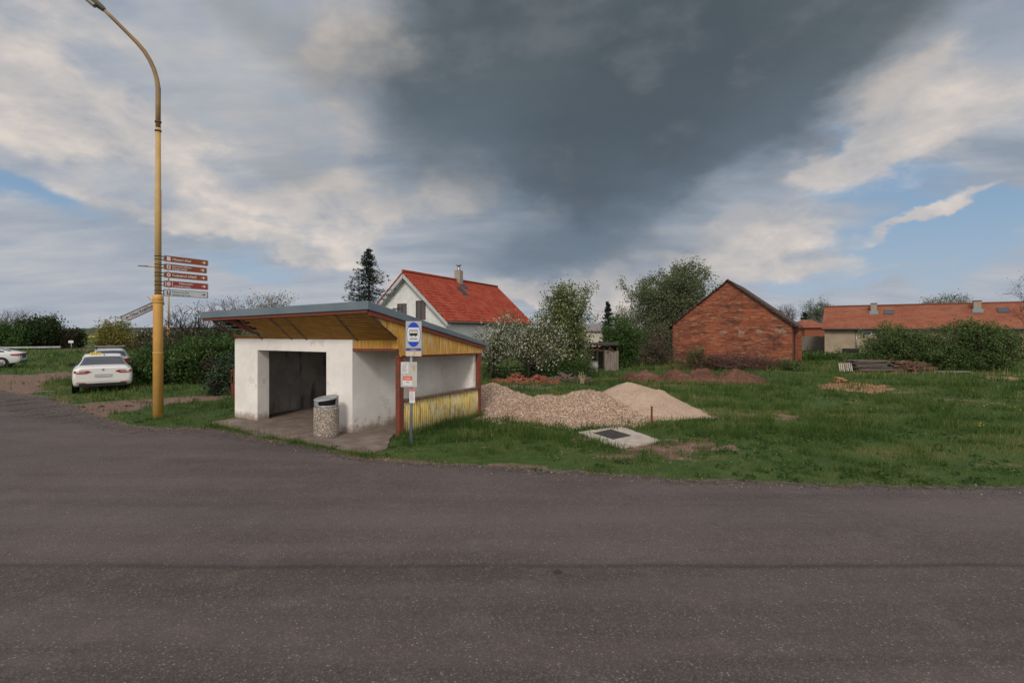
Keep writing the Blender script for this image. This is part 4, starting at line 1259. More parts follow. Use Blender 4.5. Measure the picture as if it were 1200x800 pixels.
for sx in (1, -1):
    L_ = panel(PW, [(sx * .36, .865), (sx * .50, .80), (sx * .80, .79), (sx * .875, .84), (sx * .86, .90), (sx * .46, .905)], tlr, 'tail_light', T1, tail, .09)
    panel(PW, [(sx * .52, .845), (sx * .80, .842), (sx * .80, .872), (sx * .54, .87)], tlw, 'lens', L_, lambda x: tail(x) - .004, .02)
    panel(PW, [(sx * .52, .435), (sx * .80, .445), (sx * .80, .465), (sx * .52, .455)], tlr, 'reflector', T1, tail, .05)
panel(PW, [(-.26, .66), (.26, .66), (.26, .775), (-.26, .775)], simple('plate_blank', (.50, .50, .50), (.42, .40, .42), 5, .6), 'number_plate', T1, -.022, .02)
panel(PW, [(-.74, .30), (.74, .30), (.70, .42), (-.70, .42)], blk, 'lower_bumper', T1, -.008, .08)
panel(PW, [(-.86, .555), (.86, .555), (.86, .567), (-.86, .567)], simple('gap', (.10, .10, .10)), 'bumper_gap', T1, lambda x: tail(x) + .012, .03)
mb = MB(); mb.disc(PW(0, -.004, .925), .04, -hd1, 16); mb.build('badge', alloy, T1)
for sx in (1, -1):
    mb = MB(); mb.box(PW(sx * 1.0, 3.02, 1.02), (.20, .10, .14), rr1, hd1, UPV); mb.bar(PW(sx * .88, 3.1, .97), PW(sx * .98, 3.03, .99), .05, .04); mb.build('mirror', blk, T1, bevel=.02)
mb = MB(); mb.hexa([PW(-.43, 1.72, 1.43), PW(-.03, 1.72, 1.44), PW(-.03, 1.86, 1.445), PW(-.43, 1.86, 1.435)], [PW(-.41, 1.75, 1.535), PW(-.05, 1.75, 1.535), PW(-.05, 1.83, 1.535), PW(-.41, 1.83, 1.535)])
RS = mb.build('roof_sign', simple('taxi_yellow', (.62, .46, .08), (.55, .40, .08), 9, .4), T1, bevel=.015)
mb = MB()
for x in (-.38, -.30, -.22, -.13): mb.hexa([PW(x, 1.728, 1.465), PW(x + .05, 1.728, 1.465), PW(x + .05, 1.745, 1.465), PW(x, 1.745, 1.465)], [PW(x, 1.738, 1.51), PW(x + .05, 1.738, 1.51), PW(x + .05, 1.755, 1.51), PW(x, 1.755, 1.51)])
mb.build('sign_marks', simple('mark_brown', (.22, .17, .05)), RS)
mb = MB(); mb.hexa([PW(.02, 1.55, 1.42), PW(.06, 1.55, 1.42), PW(.06, 1.72, 1.43), PW(.02, 1.72, 1.43)], [PW(.035, 1.54, 1.485), PW(.045, 1.54, 1.485), PW(.045, 1.58, 1.48), PW(.035, 1.58, 1.48)]); mb.build('antenna', blk, T1)
mb = MB()
for x in (-.35, .35): mb.box(PW(x, 2.0, 1.06), (.26, .10, .20), rr1, hd1, UPV)
mb.each('headrest', simple('seat_dark', (.03, .03, .035)), T1)

estate = [(0.00, .78, .46, .90, .66, 1.02), (.05, .86, .34, .93, .70, 1.08), (.16, .89, .29, .95, .70, 1.14), (.52, .90, .26, .96, .60, 1.40), (.95, .90, .25, .96, .61, 1.455),
          (2.30, .905, .24, .95, .62, 1.48), (3.05, .90, .24, .94, .60, 1.40), (3.80, .89, .25, .92, .72, 1.03), (4.35, .86, .26, .80, .70, .86), (4.62, .74, .38, .62, .58, .66)]
rc2 = Vector(((129.5 - 600) / F * 26.0, 26.0, 0))
T2, PW2, h2_, rr2 = car(rc2, hd1, estate, spaint, 'silver estate car with roof bars parked beyond the white saloon', (2.02, 2.95, 6.1, 6.95), (3.0, 6.7, 4.6, 3.65), {'axles': (.90, 3.55), 'track': .80})
for sx in (1, -1):
    L_ = panel(PW2, [(sx * .52, .80), (sx * .84, .80), (sx * .80, 1.03), (sx * .62, 1.00)], tlr, 'tail_light', T2, lambda x: tail(x) - .01, .14)
    mb = MB(); mb.tube([PW2(sx * .55, .8, 1.44), PW2(sx * .56, .9, 1.50), PW2(sx * .56, 2.7, 1.52), PW2(sx * .55, 2.8, 1.46)], .016, 8); mb.build('roof_rail', blk, T2)
for y in (1.0, 1.95):
    mb = MB(); mb.box(PW2(0, y, 1.60), (1.30, .07, .03), rr2, hd1, UPV); mb.build('roof_bar', alloy, T2, bevel=.008)
    mb = MB()
    for sx in (1, -1): mb.box(PW2(sx * .555, y, 1.55), (.08, .09, .09), rr2, hd1, UPV)
    mb.each('bar_foot', blk, T2)
panel(PW2, [(-.26, .66), (.26, .66), (.26, .775), (-.26, .775)], MATS['plate_blank'], 'number_plate', T2, -.022, .02)
for sx in (1, -1):
    mb = MB(); mb.box(PW2(sx * .99, 2.95, 1.02), (.20, .10, .14), rr2, hd1, UPV); mb.build('mirror', blk, T2, bevel=.02)

hd3 = Vector((-.84, -.54, 0)).normalized()
lift = [(0.00, .76, .48, .88, .66, .95), (.06, .85, .36, .92, .74, .985), (.25, .885, .28, .94, .76, 1.02), (.75, .90, .24, .95, .66, 1.16), (1.55, .90, .23, .95, .58, 1.40),
        (2.35, .90, .23, .94, .60, 1.44), (2.95, .90, .23, .93, .58, 1.37), (3.75, .89, .24, .90, .72, 1.00), (4.35, .86, .26, .80, .70, .86), (4.62, .74, .38, .62, .58, .66)]
c3_ = Vector(((32.5 - 600) / F * 35.0, 35.0, 0)); rr3 = hd3.cross(UPV)
ps3 = c3_ + hd3 * .05 + rr3 * .9
ps3 = Vector((-33.25, 34.9, 0)) + Vector((0, .0, 0))
T3, PW3, h3_, r3_ = car(ps3, hd3, lift, spaint2, 'silver fastback car at the left edge beside the dirt track', (2.6, 3.95, 6.1, 6.95), (3.15, 6.6, 4.8), {'axles': (.95, 3.6), 'track': .80})
for sx in (1, -1):
    panel(PW3, [(sx * .50, .76), (sx * .83, .74), (sx * .86, .90), (sx * .55, .93)], tlr, 'tail_light', T3, tail, .22)
    mb = MB(); mb.hexa([PW3(sx * .80, .06, .76), PW3(sx * .905, .10, .76), PW3(sx * .912, .52, .80), PW3(sx * .80, .52, .80)], [PW3(sx * .78, .08, .91), PW3(sx * .875, .12, .91), PW3(sx * .885, .50, .89), PW3(sx * .80, .50, .89)]); mb.build('tail_light', tlr, T3)
panel(PW3, [(-.78, .30), (.78, .30), (.78, .44), (-.78, .44)], blk, 'lower_bumper', T3, tail, .08)
panel(PW3, [(-.40, .60), (.40, .60), (.40, .90), (-.40, .90)], blk, 'tailgate_trim', T3, -.016, .03)

# ================================================================== buildings
render_w = simple('render_white', (.70, .70, .70), (.61, .61, .62), 2.5, .9, .2, 30)
def tilemat(name, c1, c2, c3, tw=.30, th=.34, mort=(.05, .02, .012), mp=.035, bst=.6):
    m, n = new_mat(name)
    uv = n.uv(); b = n.node('ShaderNodeTexBrick'); n.put(b.inputs['Vector'], uv)
    n.put(b.inputs['Color1'], c1); n.put(b.inputs['Color2'], c2); n.put(b.inputs['Mortar'], mort)
    b.inputs['Scale'].default_value = 1; b.inputs['Brick Width'].default_value = tw; b.inputs['Row Height'].default_value = th
    b.inputs['Mortar Size'].default_value = mp; b.inputs['Mortar Smooth'].default_value = .6; b.inputs['Bias'].default_value = -.1
    f = n.noise(uv, .7, 6, .65); f2 = n.noise(n.mapping(uv, (1, .3, 1)), 2.5, 5, .6)
    c = n.mix(n.m('MULTIPLY', n.step(f, .42, .66), .6), b.outputs['Color'], c3)
    c = n.mix(n.m('MULTIPLY', n.step(f2, .55, .7), .35), c, c2)
    n.out(n.princ(c, .8, n.bump(n.m('SUBTRACT', n.m('MULTIPLY', f, .3), b.outputs['Fac']), bst, .04), 0, .25))
    return m
tile_o = tilemat('orange_tiles', (.47, .072, .032), (.34, .045, .023), (.40, .085, .042), .30, .36, (.06, .014, .01), .05)
def rowtiles(name, c1, c2, c3, row=.34):
    m, n = new_mat(name); uv = n.uv(); s_ = n.node('ShaderNodeSeparateXYZ'); n.l.new(uv, s_.inputs[0])
    r_ = n.m('FRACT', n.m('DIVIDE', s_.outputs[1], row)); cell = n.m('FLOOR', n.m('DIVIDE', s_.outputs[1], row))
    cb = n.node('ShaderNodeCombineXYZ'); n.put(cb.inputs[0], n.m('MULTIPLY', s_.outputs[0], .8)); n.put(cb.inputs[1], n.m('MULTIPLY', cell, 7.3))
    rn = n.noise(cb.outputs[0], 1., 5, .65); f = n.noise(uv, .5, 5, .6)
    col_ = n.m('FRACT', n.m('DIVIDE', s_.outputs[0], .24))
    c = n.mix(n.step(rn, .36, .64), c1, c2); c = n.mix(n.m('MULTIPLY', n.step(f, .42, .66), .5), c, c3)
    c = n.mix(n.m('MULTIPLY', n.step(r_, .26, .04), .75), c, (.10, .035, .022))
    n.out(n.princ(c, .85, n.bump(n.m('ADD', r_, n.m('MULTIPLY', n.step(n.m('ABSOLUTE', n.m('SUBTRACT', col_, .5)), .5, .2), .3)), .5, .05), 0, .2)); return m
tile_r = rowtiles('faded_tiles', (.28, .098, .056), (.20, .070, .042), (.30, .13, .085), .42)
tile_g = tilemat('grey_tiles', (.055, .046, .046), (.085, .070, .066), (.12, .085, .07), .25, .30)
def brickmat(name, c1, c2, mort, pale, dirt):
    m, n = new_mat(name)
    uv = n.uv(); b = n.node('ShaderNodeTexBrick'); n.put(b.inputs['Vector'], n.vm('ADD', uv, n.vm('MULTIPLY', n.vm('SUBTRACT', n.node('ShaderNodeTexNoise').outputs['Color'], (.5, .5, .5)), (.02, .03, 0))))
    n.put(b.inputs['Color1'], c1); n.put(b.inputs['Color2'], c2); n.put(b.inputs['Mortar'], mort)
    b.inputs['Scale'].default_value = 1; b.inputs['Brick Width'].default_value = .30; b.inputs['Row Height'].default_value = .085
    b.inputs['Mortar Size'].default_value = .012; b.inputs['Bias'].default_value = -.1
    fd = n.noise(uv, .45, 4, .6)
    fa = n.noise(n.mapping(uv, (.8, 5, 1)), 1.6, 7, .7); fb = n.noise(n.mapping(uv, (.6, 2.2, 1), (3, 2, 0)), 1.1, 6, .65); fc = n.noise(n.mapping(uv, (1, 4, 1), (7, 2, 0)), 3.6, 6, .7)
    c = n.mix(n.m('MULTIPLY', n.step(fa, .50, .60), .85), b.outputs['Color'], pale)
    c = n.mix(n.m('MULTIPLY', n.step(fb, .46, .62), .85), c, dirt)
    c = n.mix(n.m('MULTIPLY', n.step(fc, .51, .60), .8), c, (.045, .020, .017))
    c = n.mix(n.m('MULTIPLY', n.step(fd, .44, .60), .55), c, n.mix(.5, c, (.45, .13, .06)))
    n.out(n.princ(c, .92, n.bump(n.m('ADD', n.m('MULTIPLY', b.outputs['Fac'], -.6), fc), .6, .03), 0, .15))
    return m
brick = brickmat('old_brick', (.31, .078, .040), (.21, .050, .030), (.17, .12, .09), (.37, .215, .135), (.105, .045, .033))
brick2 = simple('brick_red', (.27, .09, .05), (.20, .07, .045), 5, .9)
beige = simple('beige_render', (.36, .285, .21), (.29, .235, .18), 1.4, .92, .3, 30)
woodbrown = simple('brown_wood', (.16, .065, .035), (.12, .05, .03), 6, .6)
gutter = simple('gutter_grey', (.07, .075, .085), rough=.5, metal=.2)
pane = simple('window_pane', (.05, .055, .06), rough=.1, spec=.8)
chim = simple('chimney_render', (.34, .30, .24), (.27, .24, .20), 6, .9)
def gable_house(name, label, A, rdir, L, half_l, half_r, z_e, z_r, wall, roofm_, over=.45, verge=.5, eaveb=.16, fascia=None, z_el=None, z_rb=None, flip=1, extra=None):
    """A: ridge point over the near gable (ground), rdir: ridge direction, half_l/half_r: wall half widths"""
    r = Vector(rdir).normalized(); s = r.cross(UPV)          # s: to the right of the ridge direction
    A = Vector((A[0], A[1], 0)); z_el = z_el or z_e; z_rb = z_rb or z_r
    T = thing(name, A, label, 'house' if 'house' in name else 'building')
    P = lambda a, b, z: A + r * a + s * b + UPV * z
    mb = MB()
    prof = [(-half_l, 0), (half_r, 0), (half_r, z_e), (0, z_r - .05), (-half_l, z_el)]
    mb.prism([P(0, b, z) for b, z in prof], r * L); mb.build('wall', wall, T)
    out = []
    for sg, hw, ze in ((1, half_r, z_e), (-1, half_l, z_el)):
        sl = (z_r - ze) / hw; e = hw + over; zE = ze - sl * over + .06
        nrm = Vector((0, 0, 1)); th = .14
        p = [P(-verge, 0, z_r + .06), P(-verge, sg * e, zE), P(L + verge, sg * e, zE), P(L + verge, 0, z_rb + .06)]
        if sg < 0: p = p[::-1]
        mb = MB(); mb.hexa([q - UPV * (th if 'house' in name else .07) for q in p], p); out.append(mb.build('roof', roofm_, T))
    return T, P, out

VH = Vector((.44, .9, 0)).normalized()
HS, HP, HR = gable_house('white_house', 'white gabled house with bright orange tiled roof behind the bus shelter', (-8.72, 42.4), VH, 15.6, 3.95, 3.95, 3.55, 7.25, render_w, tile_o, .42, .55, z_rb=7.25)
mb = MB()
for sg in (1, -1):     # pale verge boards under the gable overhang
    for (a_, b_) in (((0.02, 7.10), (4.35, 3.06)),):
        mb.hexa([HP(-.54, sg * a_[0], a_[1] - .36), HP(-.54, sg * b_[0], b_[1] - .30), HP(-.03, sg * b_[0], b_[1] - .30), HP(-.03, sg * a_[0], a_[1] - .36)],
                [HP(-.54, sg * a_[0], a_[1]), HP(-.54, sg * b_[0], b_[1]), HP(-.03, sg * b_[0], b_[1]), HP(-.03, sg * a_[0], a_[1])])
mb.build('verge_board', simple('verge_grey', (.44, .46, .48), (.38, .40, .42), 3, .6), HS)
mb = MB(); mb.tube([HP(-.5, 4.43, 3.10), HP(16.1, 4.43, 3.10)], .075, 8); mb.build('gutter', gutter, HS)
mb = MB(); mb.tube([HP(-.56, 0, 7.36), HP(16.16, 0, 7.36)], .10, 8); mb.build('ridge_tiles', tile_o, HR[0])
def hwin(b, z0, w_, h_):
    mb = MB(); y = -.03
    for (b0, b1, za, zb) in ((b, b + w_, z0, z0 + .08), (b, b + w_, z0 + h_ - .08, z0 + h_), (b, b + .09, z0 + .08, z0 + h_ - .08), (b + w_ - .09, b + w_, z0 + .08, z0 + h_ - .08), (b + w_ / 2 - .04, b + w_ / 2 + .04, z0 + .08, z0 + h_ - .08)):
        mb.hexa([HP(-.05, b0, za), HP(-.05, b1, za), HP(.1, b1, za), HP(.1, b0, za)], [HP(-.05, b0, zb), HP(-.05, b1, zb), HP(.1, b1, zb), HP(.1, b0, zb)])
    wn = mb.build('window', woodbrown, HS)
    mb = MB(); mb.quad(HP(-.012, b + .09, z0 + .08), HP(-.012, b + w_ - .09, z0 + .08), HP(-.012, b + w_ - .09, z0 + h_ - .08), HP(-.012, b + .09, z0 + h_ - .08)); mb.build('pane', pane, wn)
hwin(-.95, 3.55, .95, 1.15); hwin(.95, 3.35, .95, 1.55)
ch = HP(7.9, .12, 0)
mb = MB(); mb.hexa([ch + UPV * 6.4 - VH * .3 - VH.cross(UPV) * .3, ch + UPV * 6.4 - VH * .3 + VH.cross(UPV) * .3, ch + UPV * 6.4 + VH * .3 + VH.cross(UPV) * .3, ch + UPV * 6.4 + VH * .3 - VH.cross(UPV) * .3],
                   [ch + UPV * 8.25 - VH * .3 - VH.cross(UPV) * .3, ch + UPV * 8.25 - VH * .3 + VH.cross(UPV) * .3, ch + UPV * 8.25 + VH * .3 + VH.cross(UPV) * .3, ch + UPV * 8.25 + VH * .3 - VH.cross(UPV) * .3])
CH = mb.build('chimney', chim, HR[0])
mb = MB(); mb.lathe(ch + UPV * 8.25, [(.16, 0), (.16, .32), (.10, .36), (.10, .46), (.30, .48), (.26, .55), (.001, .60)], 14); mb.build('cowl', alloy, CH)
def onroof(a, b, lift=.08):
    sl = (7.25 - 3.55) / 3.95; return HP(a, b, 7.25 + .06 - sl * b + lift)
mb = MB(); mb.hexa([onroof(6.3, .9, -.05), onroof(6.3, 1.75, -.05), onroof(7.1, 1.75, -.05), onroof(7.1, .9, -.05)], [onroof(6.3, .9), onroof(6.3, 1.75), onroof(7.1, 1.75), onroof(7.1, .9)]); mb.build('skylight', pane, HR[0])
mb = MB(); mb.hexa([onroof(7.5, .45, -.05), onroof(7.5, 1.0, -.05), onroof(8.4, 1.0, -.05), onroof(8.4, .45, -.05)], [onroof(7.5, .45, .03), onroof(7.5, 1.0, .03), onroof(8.4, 1.0, .03), onroof(8.4, .45, .03)]); mb.build('flashing', gutter, HR[0])

# brick barn
gB = Vector((.85, -.53, 0)).normalized(); vB = Vector((.53, .85, 0)).normalized()
Cr = Vector((19.7, 36, 0)); wB = 8.29
Am = Cr - gB * 4.2
BR, BP, BRo = gable_house('brick_barn', 'old red brick barn with a windowless gable and dark tiled roof', Am, vB, 8.0, wB - 4.2, 4.2, 2.98, 6.20, brick, tile_g, .35, .10, z_el=2.92)
mb = MB()
for k in range(60):      # ragged edge of verge mortar and tiles along the gable
    t = k / 59
    for sg in (1, -1):
        b = sg * t * 4.45; z = 6.25 - (6.24 - 2.70) * t
        mb.box(BP(-.13, b, z - .03 + random.uniform(-.035, .035)), (.11, .16, .055), gB, vB, UPV)
mb.build('verge_tiles', tile_g, BRo[0])
patchm = simple('patch_mortar', (.29, .21, .155), (.20, .12, .085), 7, .95)
for (px_, py_, rx_, ry_) in ((848, 389, 4.0, 3.2), (869, 389.5, 4.2, 3.0), (889.5, 388, 4.4, 2.8), (915, 387.5, 7, 3.6), (919, 421, 6, 1.8)):
    r_ = (px_ - 600) / F; t_ = (r_ * Am.y - Am.x) / (gB.x - r_ * gB.y); c = Am + gB * t_; c.z = H + (HZ - py_) / F * c.y
    mb = MB(); n_ = 14
    mb.prism([c - vB * .012 + gB * (rx_ / F * c.y * math.cos(2 * math.pi * k / n_) * random.uniform(.5, 1.2)) + UPV * (ry_ / F * c.y * math.sin(2 * math.pi * k / n_) * random.uniform(.5, 1.2)) for k in range(n_)], vB * .02)
    mb.build('wall_patch', patchm, BR)
mb = MB(); mb.hexa([BP(1.6, 4.19, 0.1), BP(1.6, 4.22, .1), BP(3.3, 4.22, .1), BP(3.3, 4.19, .1)], [BP(1.6, 4.19, 2.6), BP(1.6, 4.22, 2.6), BP(3.3, 4.22, 2.6), BP(3.3, 4.19, 2.6)]); mb.build('dark_doorway', simple('dark_opening', (.02, .016, .014), (.04, .03, .025), 4), BR)  # flat dark slab painted as the unlit inside of an open doorway
mb = MB()
mb.hexa([BP(3.6, 4.2, 0), BP(3.6, 4.62, 0), BP(4.1, 4.62, 0), BP(4.1, 4.2, 0)], [BP(3.6, 4.2, 2.45), BP(3.6, 4.62, 2.45), BP(4.1, 4.62, 2.45), BP(4.1, 4.2, 2.45)]); mb.build('buttress', brick, BR)

# long building on the right
uL = Vector((.82, -.57, 0)).normalized(); vL = Vector((.57, .82, 0)).normalized()
e0_ = Vector((.605 * 56, 56, 0))         # left end of the near eave
def LP_(a, b, z): return e0_ + uL * a + vL * b + UPV * z
LBd = thing('long_farm_building', LP_(0, 4, 0), 'long low beige farm building with faded orange tiled roof on the right', 'building')
LL = 34.
mb = MB(); mb.prism([LP_(.25, .35, -.2), LP_(.25, .35, 2.62), LP_(.25, 4.4, 5.0), LP_(.25, 8.4, 2.62), LP_(.25, 8.4, -.2)], uL * (LL - .5)); mb.build('wall', beige, LBd)
mb = MB(); mb.hexa([LP_(0, 0, 2.55), LP_(LL, 0, 2.55), LP_(LL, 4.4, 5.05), LP_(0, 4.4, 5.05)], [LP_(0, 0, 2.72), LP_(LL, 0, 2.72), LP_(LL, 4.4, 5.22), LP_(0, 4.4, 5.22)]); LR = mb.build('roof', tile_r, LBd)
mb = MB(); mb.hexa([LP_(0, 4.41, 5.05), LP_(LL, 4.41, 5.05), LP_(LL, 8.8, 2.55), LP_(0, 8.8, 2.55)], [LP_(0, 4.41, 5.22), LP_(LL, 4.41, 5.22), LP_(LL, 8.8, 2.72), LP_(0, 8.8, 2.72)]); mb.build('roof', tile_r, LBd)
mb = MB(); mb.tube([LP_(0, 4.4, 5.22), LP_(LL, 4.4, 5.22)], .12, 8); mb.build('ridge_tiles', tile_r, LR)
mb = MB(); mb.tube([LP_(0, -.06, 2.58), LP_(LL, -.06, 2.58)], .09, 8); mb.build('gutter', gutter, LBd)
def along(px, b):     # distance along the building for a photo column
    q = LP_(0, b, 0); r_ = (px - 600) / F; return (r_ * q.y - q.x) / (uL.x - r_ * uL.y)
def lroof(a, b, lift=.0): return LP_(a, b, 2.72 + 2.5 / 4.4 * b + lift)
for px_, ww in ((1024.0, .27), (1145, .29)):
    a = along(px_, 3.3); mb = MB()
    mb.hexa([lroof(a - ww, 3.0, -.3), lroof(a + ww, 3.0, -.3), LP_(a + ww, 3.75, 4.3), LP_(a - ww, 3.75, 4.3)], [LP_(a - ww, 3.0, 5.40), LP_(a + ww, 3.0, 5.40), LP_(a + ww, 3.75, 5.40), LP_(a - ww, 3.75, 5.40)]); C_ = mb.build('chimney', chim, LR)
    mb = MB(); mb.hexa([LP_(a - ww - .05, 2.95, 5.40), LP_(a + ww + .05, 2.95, 5.40), LP_(a + ww + .05, 3.80, 5.40), LP_(a - ww - .05, 3.80, 5.40)], [LP_(a - ww - .05, 2.95, 5.47), LP_(a + ww + .05, 2.95, 5.47), LP_(a + ww + .05, 3.80, 5.47), LP_(a - ww - .05, 3.80, 5.47)]); mb.build('cap', brick2, C_)
    mb = MB(); mb.hexa([lroof(a - ww - .12, 2.7, -.03), lroof(a + ww + .12, 2.7, -.03), lroof(a + ww + .12, 2.99, -.03), lroof(a - ww - .12, 2.99, -.03)], [lroof(a - ww - .12, 2.7, .04), lroof(a + ww + .12, 2.7, .04), lroof(a + ww + .12, 2.99, .2), lroof(a - ww - .12, 2.99, .2)]); mb.build('flashing', simple('flashing_blue', (.16, .21, .25)), C_)
for px_ in (1041.5, 1175.5):
    a = along(px_, 3.0); mb = MB(); mb.hexa([lroof(a - .42, 2.55, -.05), lroof(a + .42, 2.55, -.05), lroof(a + .42, 3.35, -.05), lroof(a - .42, 3.35, -.05)], [lroof(a - .42, 2.55, .09), lroof(a + .42, 2.55, .09), lroof(a + .42, 3.35, .09), lroof(a - .42, 3.35, .09)]); sk = mb.build('skylight', gutter, LR)
    mb = MB(); mb.quad(lroof(a - .34, 2.63, .095), lroof(a + .34, 2.63, .095), lroof(a + .34, 3.27, .095), lroof(a - .34, 3.27, .095)); mb.build('pane', pane, sk)
a = along(1016, .35)
mb = MB(); mb.box(LP_(a, .34, 2.2), (.8, .08, .48), uL, vL, UPV); wn = mb.build('window', white, LBd)
mb = MB(); mb.box(LP_(a, .29, 2.2), (.64, .03, .34), uL, vL, UPV); mb.build('pane', pane, wn)
a = along(1003.5, .35); mb = MB(); mb.tube([LP_(a, .28, 2.5), LP_(a, .28, 0)], .055, 8); mb.build('downpipe', alloy, LBd)
a = along(997, .35); mb = MB(); mb.box(LP_(a, .33, .3), (1.5, .08, .5), uL, vL, UPV); mb.build('cellar_hatch', blk, LBd)

def small_house(name, label, xs, ytop, yeave, ybase, d, wall, roof, hip=.25):
    x0, x1 = (xs[0] - 600) / F * d, (xs[1] - 600) / F * d; z1 = H + (HZ - ytop) / F * d; z0 = H + (HZ - yeave) / F * d
    T = thing(name, ((x0 + x1) / 2, d, 0), label, 'house'); D = 6.
    mb = MB(); mb.hexa([(x0, d, -.2), (x1, d, -.2), (x1, d + D, -.2), (x0, d + D, -.2)], [(x0, d, z0), (x1, d, z0), (x1, d + D, z0), (x0, d + D, z0)]); mb.build('wall', wall, T)
    o_ = .35; hx = (x1 - x0) * hip; mb = MB()
    v = [(x0 - o_, d - o_, z0), (x1 + o_, d - o_, z0), (x1 + o_, d + D + o_, z0), (x0 - o_, d + D + o_, z0), (x0 + hx, d + D / 2, z1), (x1 - hx * .2, d + D / 2, z1)]
    mb.add(v, [(0, 1, 5, 4), (1, 2, 5), (2, 3, 4, 5), (3, 0, 4), (3, 2, 1, 0)]); mb.build('roof', roof, T)
    return T, (x0, x1, z0, d)
small_house('small_brick_house', 'small brick house with dull orange roof between the barn and the long building', (943, 968), 374, 384, 400, 74, brick2, tile_r, .45)
small_house('distant_house', 'distant house with a grey roof showing between the pear tree and dark bushes', (683, 706), 379, 388, 400, 72, simple('pale_wall', (.45, .40, .36)), simple('slate', (.17, .16, .165), (.22, .19, .18), 3), .05)
fn = thing('garden_fence', G(952, 409.8), 'grey board fence between the barn and the long building', 'fence')
mb = MB()
for k in range(32):
    p = W(938 + .95 * k, 388, 62.); mb.box((p.x, 62, .95 + random.uniform(-.04, .04)), (.09, .025, 1.7))
mb.build('boards', simple('fence_grey', (.16, .14, .125), (.22, .19, .17), 6, .9), fn)
mb = MB()
for k in range(4): mb.box((W(938 + 10 * k, 388, 62).x, 62.08, .85), (.1, .1, 1.75))
mb.each('post', railm, fn)

# ruined lean-to shed between the pear tree and the bushes
dS = 31.
SD = thing('garden_shed', W(708, 388, dS) * Vector((1, 1, 0)) if False else Vector((W(708, 388, dS).x, dS, 0)), 'ramshackle open wooden shed under the dark trees', 'shed')
gw = simple('grey_planks', (.16, .13, .115), (.23, .19, .165), 7, .9, .4, 30, stretch=(1, 1, .2))
dkw = simple('dark_wood', (.035, .028, .024), (.06, .045, .038), 8, .9)
px = lambda x, y, d=dS: W(x, y, d)
mb = MB()
x = 708.5
while x < 723.5:
    a = px(x, 388); z1 = px(x, 411).z + random.uniform(-.06, .06); mb.box((a.x + .055, dS, z1 / 2), (.115, .03, z1)); x += 2.35
mb.build('plank_wall', gw, SD)
mb = MB(); mb.hexa([px(691, 405.5, dS - .2), px(725, 404.5, dS - .2), px(725, 402, dS + 2.4), px(691, 403, dS + 2.4)], [px(691, 403.8, dS - .2), px(725, 402.9, dS - .2), px(725, 400.5, dS + 2.4), px(691, 401.3, dS + 2.4)]); mb.build('roof', dkw, SD)
mb = MB()
for x in (692, 700, 708, 723.5): mb.box((px(x, 388).x, dS + .05, px(x, 404.5).z / 2), (.10, .10, px(x, 404.5).z))
mb.each('post', dkw, SD)
mb = MB()
mb.bar(px(694, 412), px(706, 405, dS + .02), .08, .08); mb.bar(px(693, 409), px(708, 411, dS + .1), .08, .08); mb.bar(px(711, 404), px(720, 412, dS - .05), .10, .05); mb.bar(px(716, 404), px(712, 413, dS - .05), .07, .05)
mb.each('brace', simple('brown_braces', (.13, .06, .035), (.08, .045, .03), 9), SD)
mb = MB(); mb.hexa([(px(691, 0).x, dS + 2.2, 0), (px(724, 0).x, dS + 2.2, 0), (px(724, 0).x, dS + 2.3, 0), (px(691, 0).x, dS + 2.3, 0)], [(px(691, 0).x, dS + 2.2, 1.4), (px(724, 0).x, dS + 2.2, 1.4), (px(724, 0).x, dS + 2.3, 1.4), (px(691, 0).x, dS + 2.3, 1.4)]); mb.build('back_wall', dkw, SD)
# pale sacks and a drum in front of it
q = px(697, 388, 30.2)
DR = thing('oil_drum', (q.x - .05, 30.2, 0), 'small pale drum with a dark lid in front of the shed', 'drum')
mb = MB(); mb.lathe((q.x - .05, 30.2, 0), [(.24, .0), (.25, .03), (.25, .30), (.262, .31), (.25, .33), (.25, .58), (.255, .60)], 18); mb.build('barrel', simple('drum_pale', (.42, .42, .43), (.30, .24, .22), 4, .7), DR)
mb = MB(); mb.lathe((q.x - .05, 30.2, 0), [(.26, .60), (.26, .64), (.001, .66)], 18); mb.build('lid', simple('drum_lid', (.08, .10, .13)), DR)

# timber rack and low wall in front of the white house
RK = thing('timber_rack', (W(606, 388, 27).x, 27, 0), 'low dark timber rack under the blossoming trees', 'rack')
mb = MB()
for (x0, x1, y0, y1, dd) in ((579, 634, 431.5, 429.8, 27), (590, 632, 434.5, 433.8, 26.7)): mb.bar(W(x0, y0, dd), W(x1, y1, dd + .4), .12, .07)
mb.each('plank', dkw, RK)
mb = MB()
for x in (591, 606, 622): q = W(x, 432, 27); mb.bar((q.x, 27, -.1), (q.x, 27, q.z), .08, .08, (0, 1, 0))
mb.each('leg', dkw, RK)
LW = MB(); a, b = W(571, 433, 30), W(613, 433, 31)
LW.hexa([(a.x, a.y, -.2), (b.x, b.y, -.2), (b.x, b.y + .2, -.2), (a.x, a.y + .2, -.2)], [a, b, (b.x, b.y + .2, b.z), (a.x, a.y + .2, a.z)])
LW.build('garden_wall', beige, None, 'low beige garden wall behind the timber rack', 'wall', origin=(a.x, a.y, 0))
